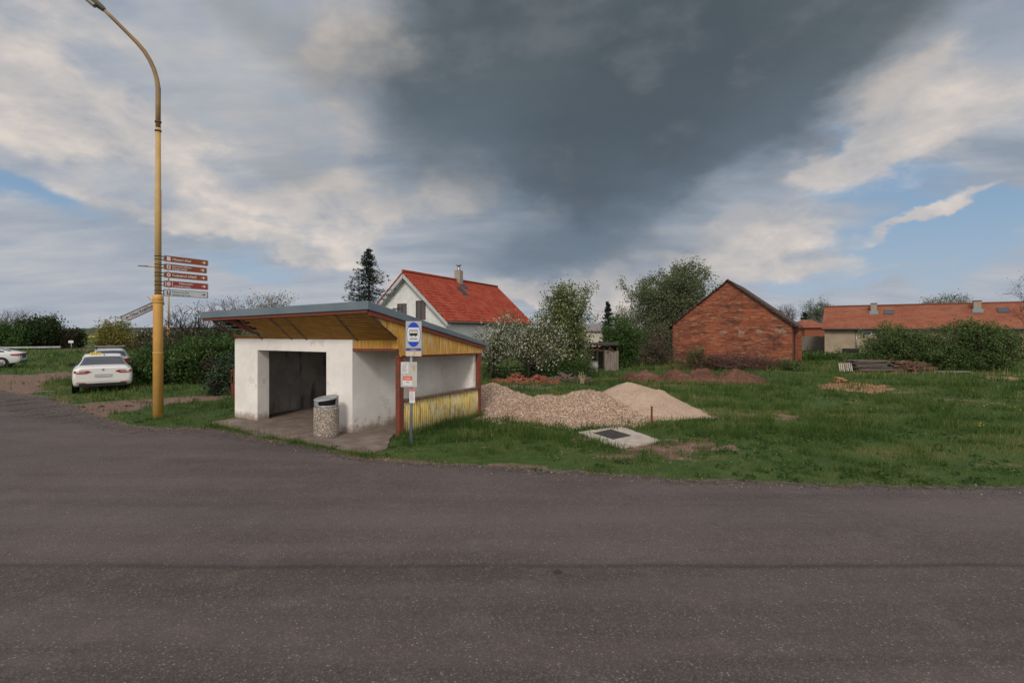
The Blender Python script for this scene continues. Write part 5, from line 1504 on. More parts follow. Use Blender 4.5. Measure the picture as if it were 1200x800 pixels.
# ================================================================== heaps
def mound(name, label, cat, lobes, mat, seed, group=None, res=.06, rough=.05, pebbles=0, psize=.03, origin=None, toe=1.0, peb_mat=None, flatp=1.15):
    """heap as one closed-looking sheet over (x, y, R, H) cones with rounded tops"""
    rng = np.random.default_rng(seed)
    x0 = min(l[0] - l[2] for l in lobes) - .3; x1 = max(l[0] + l[2] for l in lobes) + .3
    y0 = min(l[1] - l[2] for l in lobes) - .3; y1 = max(l[1] + l[2] for l in lobes) + .3
    xs = np.arange(x0, x1, res); ys = np.arange(y0, y1, res); X, Y = np.meshgrid(xs, ys)
    def hf(X, Y):
        k = 9.; tot = 0; wx = (fbm(X * .9, Y * .9, seed) - .5) * .5; wy = (fbm(X * .9, Y * .9, seed + 5) - .5) * .5
        for (cx, cy, R, Hh) in lobes:
            r = np.hypot(X + wx - cx, Y + wy - cy) / R
            h = Hh * (1.0 - np.sqrt(r ** 2 + .03) * 1.0 + .02) * flatp
            h = np.minimum(h, Hh)
            tot = tot + np.exp(k * h)
        h = np.log(tot) / k - math.log(len(lobes)) / k * .6
        h = h + (fbm(X * 2.2, Y * 2.2, seed + 9) - .5) * rough * 2.8 + (fbm(X * 9, Y * 9, seed + 3, 3) - .5) * rough
        return h
    Hh = hf(X, Y); keep = Hh > -.05
    idx = np.arange(X.size).reshape(X.shape)
    q = np.stack([idx[:-1, :-1], idx[:-1, 1:], idx[1:, 1:], idx[1:, :-1]], -1).reshape(-1, 4)
    kf = keep.ravel()[q].any(1); q = q[kf]
    used = np.unique(q); mp = -np.ones(X.size, int); mp[used] = np.arange(len(used))
    V = np.stack([X.ravel(), Y.ravel(), np.maximum(Hh.ravel(), -.12)], 1)[used]
    V[:, 2] += gz(V[:, 0], V[:, 1]) * .5
    q = mp[q]
    loops = q.ravel(); starts = np.arange(len(q)) * 4; tot = np.full(len(q), 4)
    tint = np.full(len(q), .5)
    if pebbles:
        c = rng.integers(0, len(V), pebbles); P = V[c] + rng.normal(size=(pebbles, 3)) * (res * .5, res * .5, .004)
        lob = np.array(lobes); ns = pebbles // 12; li_ = rng.integers(0, len(lob), ns); aa = rng.uniform(0, 6.28, ns); rr_ = lob[li_, 2] * (.9 + np.abs(rng.normal(size=ns)) * .16)
        P = np.concatenate([P, np.stack([lob[li_, 0] + np.cos(aa) * rr_, lob[li_, 1] + np.sin(aa) * rr_, aa * 0], 1)])     # stones that rolled off
        P[:, 2] = np.maximum(hf(P[:, 0], P[:, 1]), .004) + gz(P[:, 0], P[:, 1]) * .5
        m_ = len(P)
        s = psize * rng.uniform(.5, 1.25, (m_, 1, 1)) * rng.uniform(.7, 1.2, (m_, 1, 3))
        oc = np.array([(1, 0, 0), (-1, 0, 0), (0, 1, 0), (0, -1, 0), (0, 0, .8), (0, 0, -.8)])
        th = rng.uniform(0, 6.28, m_); R = np.zeros((m_, 3, 3)); R[:, 0, 0] = np.cos(th); R[:, 0, 1] = -np.sin(th); R[:, 1, 0] = np.sin(th); R[:, 1, 1] = np.cos(th); R[:, 2, 2] = 1
        ov = np.einsum('nij,nkj->nki', R, oc[None] * s) + P[:, None]
        of = np.array([(0, 2, 4), (2, 1, 4), (1, 3, 4), (3, 0, 4), (2, 0, 5), (1, 2, 5), (3, 1, 5), (0, 3, 5)])
        fo = (of[None] + (np.arange(m_) * 6)[:, None, None] + len(V)).reshape(-1, 3)
        starts = np.concatenate([starts, len(loops) + np.arange(len(fo)) * 3]); loops = np.concatenate([loops, fo.ravel()]); tot = np.concatenate([tot, np.full(len(fo), 3)])
        tint = np.concatenate([tint, np.repeat(rng.uniform(0, 1, m_), 8)])
        V = np.concatenate([V, ov.reshape(-1, 3)])
    o = np_mesh(name, V, loops, starts, tot, mat, tint=tint, origin=(lobes[0][0], lobes[0][1], 0))
    sm = np.zeros(len(o.data.polygons), bool); sm[:len(q)] = True; o.data.polygons.foreach_set('use_smooth', sm)
    return props(o, label, cat, group)

def gravelmat(name, stops, scale, base_f=.5, bump=.8):
    m, n = new_mat(name); p = n.pos(); t = n.attr('tint')
    v = n.voro(p, scale, 'F1', 'Color'); vd = n.voro(p, scale, 'F1', 'Distance'); s_ = n.node('ShaderNodeSeparateColor'); n.l.new(v, s_.inputs[0])
    f = n.noise(p, 1.2, 4, .6)
    is_p = n.m('GREATER_THAN', n.m('ABSOLUTE', n.m('SUBTRACT', t, .5)), .0005)
    val = n.m('ADD', n.m('MULTIPLY', is_p, t), n.m('MULTIPLY', n.m('SUBTRACT', 1., is_p), s_.outputs[0]))
    c = n.ramp(val, stops)
    c = n.mix(n.m('MULTIPLY', n.step(f, .42, .62), .35), c, stops[1][1])
    n.out(n.princ(c, .9, n.bump(n.m('SUBTRACT', 1., vd), bump, .02), 0, .25)); return m
grav = gravelmat('gravel', [(0, (.12, .076, .058)), (.35, (.31, .205, .150)), (.7, (.44, .315, .23)), (1, (.66, .55, .45))], 34)
sandm = gravelmat('sand', [(0, (.29, .20, .150)), (.35, (.40, .29, .22)), (.7, (.45, .335, .26)), (1, (.53, .42, .34))], 60, bump=.5)
soilm, n = new_mat('soil'); p = n.pos(); f = n.noise(p, 6, 7, .7); f2 = n.noise(p, 1.3, 5, .6)
c = n.ramp(n.m('ADD', n.m('MULTIPLY', f, .6), n.m('MULTIPLY', f2, .4)), [(.35, (.058, .030, .022)), (.5, (.125, .062, .044)), (.65, (.195, .105, .076))])
n.out(n.princ(c, .97, n.bump(f, .8, .05), 0, .1))
mound('gravel_heap', 'long heap of coarse pinkish gravel with two humps behind the slab', 'gravel heap',
      [(1.0, 14.9, 1.75, .60), (2.25, 15.2, 2.0, .72), (1.7, 14.3, 1.7, .44), (3.1, 14.4, 1.3, .36), (.2, 14.5, 1.2, .32)], grav, 3, 'heaps of building material', .05, .09, 15000, .021)
mound('gravel_heap', 'small gravel heap behind the right end of the shelter', 'gravel heap', [(-.75, 17.0, 1.9, .78), (.1, 15.9, 1.5, .42), (-.1, 15.0, .9, .18)], grav, 4, 'heaps of building material', .06, .08, 6000, .019)
mound('sand_heap', 'smooth pale sand heap beside the coarse gravel', 'sand heap', [(3.7, 15.9, 1.8, .88), (4.05, 15.3, 1.6, .70), (4.35, 14.6, 1.15, .30)], sandm, 5, 'heaps of building material', .06, .045, 3500, .012)
for k, (x, y, rx, d, lab) in enumerate([(740, 436.5, 12, 25.6, 'brown soil mound nearest the shed, smallest of the row'), (755, 434.5, 17, 25.4, 'low brown soil mound second from the shed'), (790, 434, 19, 25.4, 'brown soil mound below the left end of the barn'),
                                       (823, 433, 20, 25.2, 'brown soil mound in front of the green bramble arch'), (862, 434, 26, 24.9, 'widest brown soil mound, at the right end of the row')]):
    c = W(x, y - 2.5, d); mound('soil_mound', lab, 'soil mound', [(c.x, d, rx / F * d * 1.25, c.z), (c.x + rx / F * d * .5, d - .25, rx / F * d * .9, c.z * .6)], soilm, 20 + k, 'soil mounds in front of the barn', .08, .10, 500, .03)
# brick rubble
def rubble(name, label, cat, x0, x1, d, hmax, n_, mat, seed, size=(.24, .12, .08), sink=.3):
    rng = random.Random(seed); mb = MB(); a, b = (x0 - 600) / F * d, (x1 - 600) / F * d
    for k in range(n_):
        t = rng.random(); x = a + (b - a) * t; e = math.sin(math.pi * min(max(t, .03), .97)) ** .6 * (.6 + .4 * math.sin(t * 17 + seed))
        y = d + rng.gauss(0, .32); z = hmax * e * rng.random() * math.exp(-((y - d) / .5) ** 2)
        R = Matrix.Rotation(rng.uniform(0, 6.28), 3, 'Z') @ Matrix.Rotation(rng.uniform(-.6, .6), 3, 'X') @ Matrix.Rotation(rng.uniform(-.6, .6), 3, 'Y')
        s_ = [q * rng.uniform(.5, 1.2) for q in size]
        mb.box((x, y, z), s_, R.col[0], R.col[1], R.col[2])
    return mb.build(name, mat, None, label, cat, origin=((a + b) / 2, d, 0))
rubble('brick_rubble', 'long low bank of broken orange bricks behind the shelter', 'rubble', 578, 655, 24.2, .42, 620, simple('brick_bits', (.26, .080, .045), (.17, .060, .040), 3, .9, speck=((.42, .30, .22), 5, .62)), 2)
rubble('stick_pile', 'low pile of dull brown sticks right of the brick rubble', 'stick pile', 640, 690, 24.6, .30, 260, simple('sticks', (.13, .085, .075), (.20, .14, .12), 5), 6, (.7, .035, .035))
mb = MB(); rng_ = random.Random(4)
for k in range(14):
    q = W(682 + rng_.uniform(-2, 2), 449, 23.5); mb.bar((q.x, 23.5, 0), (q.x + rng_.uniform(-.12, .12), 23.5 + rng_.uniform(-.1, .1), rng_.uniform(.3, .6)), .012, .012, (0, 1, 0))
mb.build('dry_weeds', simple('straw', (.36, .28, .17), (.28, .21, .12), 5), None, 'tuft of dry straw coloured weeds at the end of the rubble', 'weeds', origin=tuple(W(682, 451, 23.5)))

# ---- concrete slab with metal cover, rusty stake
slabm = simple('slab_concrete', (.46, .41, .36), (.36, .31, .27), 3.5, .92, .35, 40, speck=((.25, .19, .15), 8, .63))
cs = [G(678, 506.8), G(726, 525.6), G(774.5, 517), G(728, 500.2)]
cs = cs[::1]
SLB = thing('manhole_slab', sum(cs, Vector()) / 4, 'pale concrete slab with a dark metal cover set in the grass', 'manhole cover')
jig = []
for a, b in zip(cs, cs[1:] + cs[:1]):
    for k in range(14):
        p = a + (b - a) * k / 14; jig.append(p + Vector((random.uniform(-.025, .025), random.uniform(-.025, .025), 0)))
mb = MB(); mb.prism([p + Vector((0, 0, -.08)) for p in jig], (0, 0, .105)); mb.build('slab', slabm, SLB, bevel=.008)
cv = [G(695.5, 508.6), G(718.5, 516), G(739.5, 511.6), G(716, 504.4)]
mb = MB(); mb.prism([p + Vector((0, 0, .027)) for p in cv], (0, 0, .010)); CV = mb.build('cover', simple('dark_plate', (.055, .05, .055), (.085, .07, .07), 9, .6, .5, 120, metal=.3), SLB)
mb = MB()
for k in range(1, 9):
    t = k / 9; a = cv[0] + (cv[3] - cv[0]) * t; b = cv[1] + (cv[2] - cv[1]) * t; u_ = (b - a) * .06
    mb.bar(a + u_ + UPV * .038, b - u_ + UPV * .038, .012, .006)
mb.each('rib', MATS['dark_plate'], CV)
sk = G(764, 499)
ST = thing('rusty_stake', sk, 'short rusty red steel stake standing before the sand heap', 'stake')
rr = simple('rust', (.17, .035, .022), (.09, .03, .02), 12, .8, .3, 60)
mb = MB(); z_ = .5
mb.box(sk + UPV * (z_ / 2 - .05), (.035, .006, z_ + .1), (1, 0, 0), (0, 1, 0)); mb.box(sk + Vector((-.0145, .0205, z_ / 2 - .05)), (.006, .035, z_ + .1)); mb.build('angle_iron', rr, ST)
mb = MB(); mb.box(sk + Vector((.0, -.006, .12)), (.06, .006, .05)); mb.build('tag', rr, ST)

# ---- sawdust patches, plank stack, pallet, branches on the far right
def patch(name, label, px_pts, mat, z, h=.03, seed=1, kind='stuff'):
    poly = resample([tuple(G(*q)[:2]) for q in px_pts], .12, .05, .25, seed, True)
    cx, cy = np.mean([p[0] for p in poly]), np.mean([p[1] for p in poly])
    rng = np.random.default_rng(seed); mb = MB(); n_ = len(poly)
    rings = [1., .85, .5, .1]; zs = [-.03, h * .7, h, h]
    vs = []
    for s_, zz_ in zip(rings, zs):
        for (x, y) in poly:
            xx, yy = cx + (x - cx) * s_, cy + (y - cy) * s_
            vs.append((xx, yy, zz_ + float(gz(xx, yy)) + (float(vnoise(xx * 5, yy * 5, seed)) - .5) * h))
    fs = [(i * n_ + k, i * n_ + (k + 1) % n_, (i + 1) * n_ + (k + 1) % n_, (i + 1) * n_ + k) for i in range(3) for k in range(n_)] + [tuple(3 * n_ + k for k in range(n_))]
    mb.add(vs, fs, True)
    for k in range(420):
        j = rng.integers(n_); s_ = rng.uniform(0, 1.1) ** .6; xx, yy = cx + (poly[j][0] - cx) * s_, cy + (poly[j][1] - cy) * s_
        mb.box((xx, yy, h + float(gz(xx, yy)) + .005), (rng.uniform(.03, .12), .02, .015), (math.cos(k), math.sin(k), 0), (-math.sin(k), math.cos(k), 0))
    return mb.build(name, mat, kind=kind, origin=(cx, cy, 0))
saw = simple('sawdust_mat', (.36, .20, .11), (.27, .145, .08), 5, .95, .5, 30, speck=((.48, .33, .20), 14, .60))
saw2 = simple('sawdust_pale', (.36, .26, .13), (.30, .22, .11), 5, .95)
patch('sawdust', None, [(957, 449.5), (975, 448), (1005, 449), (1040, 452.5), (1046, 457), (1020, 461.5), (990, 459), (965, 454.5)], saw, 0, .03, 5)
patch('sawdust', None, [(1155, 444), (1172, 443), (1192, 444.5), (1182, 446.5), (1160, 446.2)], saw2, 0, .05, 6)
mb = MB(); c_ = W(984.5, 446, 23.9)
for k in range(9): mb.box((c_.x + random.uniform(-.14, .14), 23.9 + random.uniform(-.1, .1), .06 + .02 * k), (.22, .16, .08), (math.cos(k), math.sin(k), 0), (-math.sin(k), math.cos(k), 0))
mb.build('wood_chunks', saw, None, 'small orange heap of wood chunks at the left of the sawdust', 'wood chunks', origin=(c_.x, 23.9, 0))
dP = 30.3
PL = thing('pallet', (W(991.5, 0, dP).x, dP, 0), 'pale wooden pallet standing on edge left of the plank stack', 'pallet')
pale = simple('pale_wood', (.42, .38, .33), (.33, .29, .25), 8, .9)
x0, x1 = W(983.5, 0, dP).x, W(1000, 0, dP).x; zt = .52
mb = MB()
for k in range(7):
    x = x0 + (x1 - x0) * (k + .5) / 7; mb.bar((x, dP, .02), (x, dP + .12, zt + random.uniform(-.02, .02)), .075, .02, (0, 1, 0))
mb.each('slat', pale, PL)
mb = MB()
for z in (.1, .28, .46): mb.box(((x0 + x1) / 2, dP + .05 + z * .24, z), (x1 - x0, .05, .06))
mb.each('bearer', dkw, PL)
PS = thing('plank_stack', (W(1028, 0, dP).x, dP + .4, 0), 'stack of weathered dark planks on the grass by the right bushes', 'plank stack')
mats_ = [simple('old_plank', (.075, .07, .072), (.12, .11, .105), 5, .9, .3, 30, stretch=(.3, 3, 3)), simple('brown_plank', (.20, .125, .085), (.14, .09, .065), 5, .9)]
rng_ = random.Random(9); mbs = [MB(), MB()]
for lay in range(9):
    z = .04 + lay * .075
    for j in range(5):
        xa = W(1001 + rng_.uniform(-2, 4) + (lay > 6) * 2, 0, dP).x; xb = W((1058 if lay < 3 else 1042) + rng_.uniform(-6, 4), 0, dP).x
        y = dP + j * .22 + rng_.uniform(-.04, .04)
        k = 1 if (rng_.random() < .22 or lay in (1, 8) and j < 2) else 0
        mbs[k].bar((xa, y, z + rng_.uniform(-.012, .012)), (xb, y + rng_.uniform(-.1, .1), z + rng_.uniform(-.03, .03)), .18, .055)
for k in range(6): mbs[1].bar(W(1040 + k * 3, 436.5 - k * .3, dP - .3 - .05 * k), W(1058 + k, 437.5, dP - .5), .14, .05)
mbs[0].each('plank', mats_[0], PS); mbs[1].each('plank', mats_[1], PS)
mb = MB()
for k in range(110):
    t = rng_.random(); x = W(1048 + 40 * t, 0, 30).x; hh_ = .62 * (1 - t) ** .7 + .12
    z = rng_.random() * hh_; L_ = rng_.uniform(.5, 1.5); an = rng_.gauss(0, .5)
    p0 = Vector((x, 30.2 + rng_.uniform(-.3, .5), z)); mb.tube([p0, p0 + Vector((L_ * .5 * math.cos(an), .1, L_ * .2 * math.sin(an))), p0 + Vector((L_ * math.cos(an), .15 * rng_.gauss(0, 1), L_ * .35 * math.sin(an) - z * .3))], [.03, .025, .01], 5)
mb.bar(W(1074, 440, 29.6), W(1071, 431, 29.8), .07, .05, (0, 1, 0))
mb.build('branch_pile', simple('branch_brown', (.13, .06, .042), (.20, .12, .09), 4), None, 'tangled heap of brown branches right of the plank stack', 'branches', origin=(W(1080, 0, 30).x, 30.2, 0))
mb = MB(); a, b = W(1098, 438.5, 29.3), W(1134, 438.8, 29.2); mb.bar((a.x, a.y, .09), (b.x, b.y, .09), .22, .07); mb.bar((b.x, b.y, .09), (W(1141, 0, 28.6).x, 28.6, .03), .2, .06)
mb.build('fallen_beam', simple('beam_grey', (.22, .205, .20), (.16, .15, .145), 5, .9), None, 'long grey beam lying in the grass by the right bushes', 'beam', origin=(a.x, a.y, 0))

# left distance: rail with posts, small road sign
RL = thing('guard_rail', (W(20, 0, 64).x, 64, 0), 'long low whitish rail in front of the dark bushes at far left', 'guard rail')
mb = MB()
rp = [W(-60, 409.6, 64), W(-10, 409.2, 64), W(22, 408.6, 65), W(48, 408.2, 66), W(71, 407.9, 67)]
for a, b in zip(rp[:-1], rp[1:]): mb.bar((a.x, a.y, .34), (b.x, b.y, .34), .10, .20)
mb.build('rail', simple('rail_white', (.46, .46, .45), (.36, .36, .35), 2, .7), RL)
mb = MB()
for a in rp: mb.box((a.x, a.y + .1, .14), (.14, .1, .38))
mb.each('post', dkw, RL)
q = W(83.7, 0, 64); RSg = thing('road_sign', (q.x, 64, 0), 'small distant white rectangular sign on a post beside the field road', 'road sign')
mb = MB(); mb.tube([(q.x, 64, 0), (q.x, 64, 1.25)], .045, 8); mb.build('pole', galv, RSg)
mb = MB(); mb.box((q.x, 63.93, 1.08), (.62, .03, .30)); mb.build('plate', white, RSg, bevel=.01)

# ================================================================== vegetation
M_dark = leafmat('leaf_dark', (.016, .030, .012), (.038, .066, .021), (.075, .11, .038))
M_hedge = leafmat('leaf_hedge', (.022, .050, .012), (.056, .115, .026), (.11, .185, .048))
M_ivy = leafmat('leaf_ivy', (.014, .030, .014), (.030, .060, .026), (.09, .13, .065), .1, .4)
M_spring = leafmat('leaf_spring', (.045, .062, .018), (.085, .105, .032), (.13, .14, .05))
M_pear = leafmat('leaf_pear', (.056, .080, .021), (.13, .170, .052), (.22, .25, .095))
M_willow = leafmat('leaf_willow', (.070, .098, .046), (.140, .175, .090), (.22, .25, .145))
M_yellow = leafmat('leaf_yellowgreen', (.12, .115, .025), (.20, .185, .040), (.28, .25, .07))
M_brush = leafmat('leaf_brown', (.045, .034, .022), (.088, .070, .042), (.14, .12, .065), .15)
M_bud = leafmat('leaf_bud', (.06, .055, .025), (.10, .085, .040), (.16, .13, .07), .2)
M_right = leafmat('leaf_right', (.038, .070, .019), (.088, .140, .040), (.165, .215, .074))
M_blos = leafmat('blossom_white', (.56, .53, .48), (.72, .68, .62), (.80, .77, .73), .4)
M_pink = leafmat('bramble_purple', (.055, .026, .022), (.11, .057, .048), (.17, .10, .08), .1)
purple = simple('bramble_stem', (.075, .032, .030), (.12, .065, .055), 6, .9)
barkg = simple('bark_grey', (.10, .088, .078), (.15, .13, .115), 8, .9)
barkd = simple('bark_dark', (.028, .021, .018), (.05, .038, .032), 9, .9)

tree('blossom_tree', (W(572, 0, 25.5).x, 25.5, 0), plobes(25.5, (583, 388, 24, 20), (574, 410, 18, 20), (596, 400, 18, 20)), M_pear, 'white blossoming fruit tree just right of the shelter roof', 'tree', 'fruit trees in blossom', 11, .10, 34, 9, 10, .095, barkd, .6, 1, .3, .13, M_blos, 5, .075)
tree('blossom_tree', (W(612, 0, 26.3).x, 26.3, 0), plobes(26.3, (610, 400, 22, 24), (632, 392, 24, 22), (628, 415, 26, 17), (648, 408, 18, 20)), M_pear, 'spreading white blossoming fruit tree with dark leaning trunk over the timber rack', 'tree', 'fruit trees in blossom', 12, .12, 54, 9, 11, .095, barkd, .6, 2, .3, .14, M_blos, 5, .075)
tree('pear_tree', (W(663, 0, 28.2).x, 28.2, 0), plobes(28.2, (663, 354, 31, 22), (660, 374, 36, 24), (652, 395, 40, 26), (672, 402, 26, 24), (655, 420, 36, 18)), M_pear, 'tall leafy pear tree with scattered white blossom between house and shed', 'tree', 'fruit trees in blossom', 13, .17, 120, 12, 22, .115, barkd, .6, 1, .22, .12, M_blos, 2, .08)
tree('willow_tree', (W(778, 0, 46).x, 46, 0), plobes(46, (788, 344, 48, 36), (812, 338, 32, 30), (760, 360, 36, 34), (795, 372, 34, 34), (752, 394, 36, 34), (785, 408, 32, 28)), M_willow, 'big rounded grey green tree behind the left slope of the brick barn', 'tree', None, 14, .32, 230, 13, 24, .17, barkg, .9, 3, .15, .19)
tree('brown_shrub', (W(768, 0, 37.).x, 37., 0), plobes(37., (766, 405, 26, 28), (748, 418, 22, 18), (782, 415, 14, 22)), M_brush, 'brownish olive shrub left of the brick gable', 'shrub', None, 15, .08, 50, 10, 12, .12, barkg, .6, 4, .1, .15)
tree('dark_shrub', (W(722, 0, 34).x, 34, 0), plobes(34, (724, 388, 20, 24), (738, 405, 22, 26), (728, 418, 16, 18)), M_hedge, 'dark green shrub right above the shed', 'shrub', None, 16, .10, 60, 10, 15, .13, barkd, .5, 3, .1, .14)

def conifer(name, base, ht, rad, label, seed, mat, whorls=20, droop=.35, per=9, ragged=.35, leaf=.16, low=.06):
    rng = np.random.default_rng(seed); T = thing(name, base, label, 'tree'); b = np.asarray(base, float)
    mb = MB(); mb.tube([b - (0, 0, .2), b + (0, 0, ht * .5), b + (0, 0, ht)], [ht * .018, ht * .011, .012], 8)
    LPt = []; tn = []
    for i in range(whorls):
        t = low + (1 - low) * (i / whorls) ** .95; z = ht * min(.985, t + rng.uniform(-.02, .02)); L = rad * (1 - t) ** .95 + .10
        for k in range(per):
            a = rng.uniform(0, 6.28); l = L * rng.uniform(1 - ragged, 1.12); d_ = np.array((math.cos(a), math.sin(a), 0))
            p0 = b + (0, 0, z); p1 = p0 + d_ * l * .55 + (0, 0, -l * droop * .55); p2 = p0 + d_ * l + (0, 0, -l * droop * .55 + l * .12)
            mb.tube([p0, p1, p2], [.02, .014, .006], 3, False)
            m_ = int(16 + 46 * l / rad)
            tt = rng.uniform(.08, 1.05, m_)[:, None]
            q_ = np.where(tt < .55, p0 + (p1 - p0) * tt / .55, p1 + (p2 - p1) * (tt - .55) / .45)
            sd_ = np.array((-d_[1], d_[0], 0)); wd = (.10 + .20 * l * (1 - tt[:, 0] * .75)) * rng.uniform(-1, 1, m_)
            q_ = q_ + sd_ * wd[:, None] + np.stack([np.zeros(m_), np.zeros(m_), -np.abs(rng.normal(size=m_)) * .10], 1)
            LPt.append(q_); tn.append(np.clip(.45 + rng.uniform(-.2, .2) + rng.normal(size=m_) * .18, 0, 1))
    mb.build('trunk', barkd, T); leaves('crown', np.concatenate(LPt), leaf, mat, T, rng, .30, np.concatenate(tn), .3)
    return T
M_spruce = leafmat('needle', (.008, .016, .012), (.018, .032, .022), (.04, .058, .035), .05)
conifer('spruce_tree', (W(432.5, 0, 33).x, 33, 0), W(432.5, 289, 33).z, 4.3, 'dark spruce rising behind the shelter roof', 31, M_spruce, 62, .40, 5, .42, .17)
conifer('conifer_tree', (W(712.5, 0, 41).x, 41, 0), W(712.5, 352, 41).z, 1.2, 'small dark conifer beside the big rounded tree', 32, M_spruce, 34, .3, 4, .45, .20)
conifer('conifer_tree', (W(943, 0, 88).x, 88, 0), W(943, 364, 88).z, 2.0, 'small dark distant conifer right of the barn roof', 33, M_spruce, 26, .3, 4, .4, .35)

# hedge and ivy left of the shelter
tree('hedge_bush', (W(205, 0, 23).x, 23, 0), plobes(23, (180, 430, 26, 22), (205, 436, 34, 22), (222, 426, 30, 20), (190, 447, 28, 13)), M_hedge, 'broad dark green hedge bush behind the yellow lamp pole', 'bush', None, 41, .08, 90, 11, 17, .12, barkd, .5, 5, .05, .15)
tree('hedge_bush', (W(262, 0, 23.5).x, 23.5, 0), plobes(23.5, (250, 409, 34, 13), (262, 405, 26, 11), (236, 413, 22, 13)), M_hedge, 'green bush above the ivy beside the shelter', 'bush', None, 42, .07, 46, 10, 16, .12, barkd, .5, 4, .05, .14)
tree('ivy_bush', (W(262, 0, 18.9).x, 18.9, 0), plobes(18.9, (263, 438, 13, 22), (253, 447, 10, 16), (272, 432, 9, 18)), M_ivy, 'dark glossy ivy mound against the left end of the shelter', 'ivy', None, 43, .06, 52, 9, 20, .085, barkd, .3, 3, .05, .09)
tree('bare_tree', (W(222, 0, 27).x, 27, 0), plobes(27, (222, 372, 24, 22), (240, 368, 24, 20), (212, 392, 22, 20), (235, 392, 26, 18)), M_brush, 'nearly bare brown tree behind the direction signs', 'tree', 'budding trees behind the hedge', 44, .10, 60, 9, 3, .07, barkd, .55, 3, .15, .12, twig_r=.011)
tree('bare_tree', (W(268, 0, 28).x, 28, 0), plobes(28, (262, 366, 24, 16), (285, 366, 26, 16), (272, 385, 28, 16)), M_bud, 'brown budding tree rising above the left end of the shelter roof', 'tree', 'budding trees behind the hedge', 45, .10, 56, 9, 4, .075, barkd, .55, 3, .15, .12, M_blos, 1, .06, twig_r=.010)
tree('bare_tree', (W(315, 0, 29).x, 29, 0), plobes(29, (305, 360, 26, 13), (326, 358, 18, 10), (310, 378, 26, 14)), M_bud, 'olive budding tree with pale blossom over the middle of the shelter roof', 'tree', 'budding trees behind the hedge', 46, .10, 46, 9, 6, .08, barkd, .5, 3, .15, .12, M_blos, 2, .07)
tree('brown_shrub', (W(195, 0, 30).x, 30, 0), plobes(30, (205, 398, 34, 18), (178, 406, 22, 14), (245, 396, 34, 14)), M_brush, 'brownish shrub behind the hedge left of the lamp pole', 'shrub', None, 47, .06, 46, 9, 12, .11, barkd, .6, 4, .05, .18)

# far left bushes
tree('far_bush', (W(46, 0, 70).x, 70, 0), plobes(70, (48, 390, 17, 16), (34, 392, 16, 14), (58, 386, 9, 12)), M_dark, 'large dark green bush at far left behind the rail', 'bush', 'bushes along the far field edge', 51, .15, 80, 10, 15, .30, barkd, .9, 4, .05, .34)
tree('far_bush', (W(8, 0, 68).x, 68, 0), plobes(68, (8, 394, 14, 12), (22, 396, 12, 11), (-12, 394, 18, 13)), M_hedge, 'green bush at the very left edge behind the silver car', 'bush', 'bushes along the far field edge', 52, .12, 64, 10, 14, .28, barkd, .9, 4, .05, .3)
tree('far_bush', (W(70, 0, 72).x, 72, 0), plobes(72, (72, 396, 12, 13), (66, 400, 9, 9)), M_brush, 'brown leafless bush between the dark bush and the field road', 'bush', 'bushes along the far field edge', 53, .10, 50, 10, 10, .26, barkd, .8, 4, .05, .28)
tree('far_bush', (W(90, 0, 74).x, 74, 0), plobes(74, (89, 396, 8, 10), (94, 401, 5, 6)), M_dark, 'small dark bush beside the little white road sign', 'bush', 'bushes along the far field edge', 54, .10, 36, 10, 13, .26, barkd, .7, 3, .05, .26)
tree('yellow_willow', (W(131, 0, 64).x, 64, 0), plobes(64, (132, 390, 22, 12), (126, 398, 18, 10), (143, 400, 16, 9)), M_yellow, 'rounded yellow green bush above the parked cars', 'bush', None, 55, .14, 60, 10, 11, .24, barkg, .8, 4, .08, .30)
tree('far_bush', (W(165, 0, 70).x, 70, 0), plobes(70, (160, 400, 12, 9), (174, 397, 14, 10), (150, 403, 10, 6)), M_brush, 'low brown bush left of the lamp pole in the distance', 'bush', 'bushes along the far field edge', 56, .08, 46, 9, 10, .24, barkd, .7, 4, .05, .26, M_blos, 1, .2)
tree('bare_tree', (W(14, 0, 80).x, 80, 0), plobes(80, (10, 378, 20, 12), (30, 374, 16, 8), (-8, 374, 16, 12)), M_brush, 'leafless tree crown above the bushes at the left edge', 'tree', None, 57, .18, 56, 9, 1, .14, barkg, 1.3, 3, .3, .3, twig_r=.02, limb_r=.06)

# barn foot: brambles
tree('bramble_thicket', (W(858, 0, 31.5).x, 31.5, 0), plobes(31.5, (812, 428, 26, 13), (850, 429, 34, 13), (888, 428, 30, 13), (908, 434, 22, 9)), M_pink, 'dry purple brown brambles along the foot of the brick gable', 'brambles', None, 61, .03, 190, 10, 6, .07, purple, .55, 8, .0, .13, trunk_name='stems', crown_name='foliage', limb_r=.018)
tree('bramble_arch', (W(820, 0, 31.2).x, 31.2, 0), plobes(31.2, (815, 414, 10, 5), (828, 416, 6, 8), (808, 424, 8, 8)), M_right, 'arching green bramble against the left of the brick gable', 'brambles', None, 62, .03, 24, 8, 7, .08, purple, .3, 4, .0, .08, trunk_name='stems', crown_name='foliage', limb_r=.015)
tree('weed_bush', (W(926, 0, 31).x, 31, 0), plobes(31, (925, 430, 12, 8), (938, 437, 14, 6), (912, 438, 12, 5)), M_right, 'low green weeds at the right corner of the barn', 'weeds', None, 63, .03, 36, 8, 11, .10, barkd, .35, 5, .0, .12, trunk_name='stems', crown_name='foliage')
tree('scrub_bush', (W(955, 0, 42).x, 42, 0), plobes(42, (952, 424, 18, 8), (975, 426, 18, 7), (998, 424, 14, 7)), M_hedge, 'low green scrub between the barn and the pallet', 'bush', None, 64, .04, 60, 9, 13, .14, barkd, .5, 6, .0, .17, trunk_name='stems', crown_name='foliage')
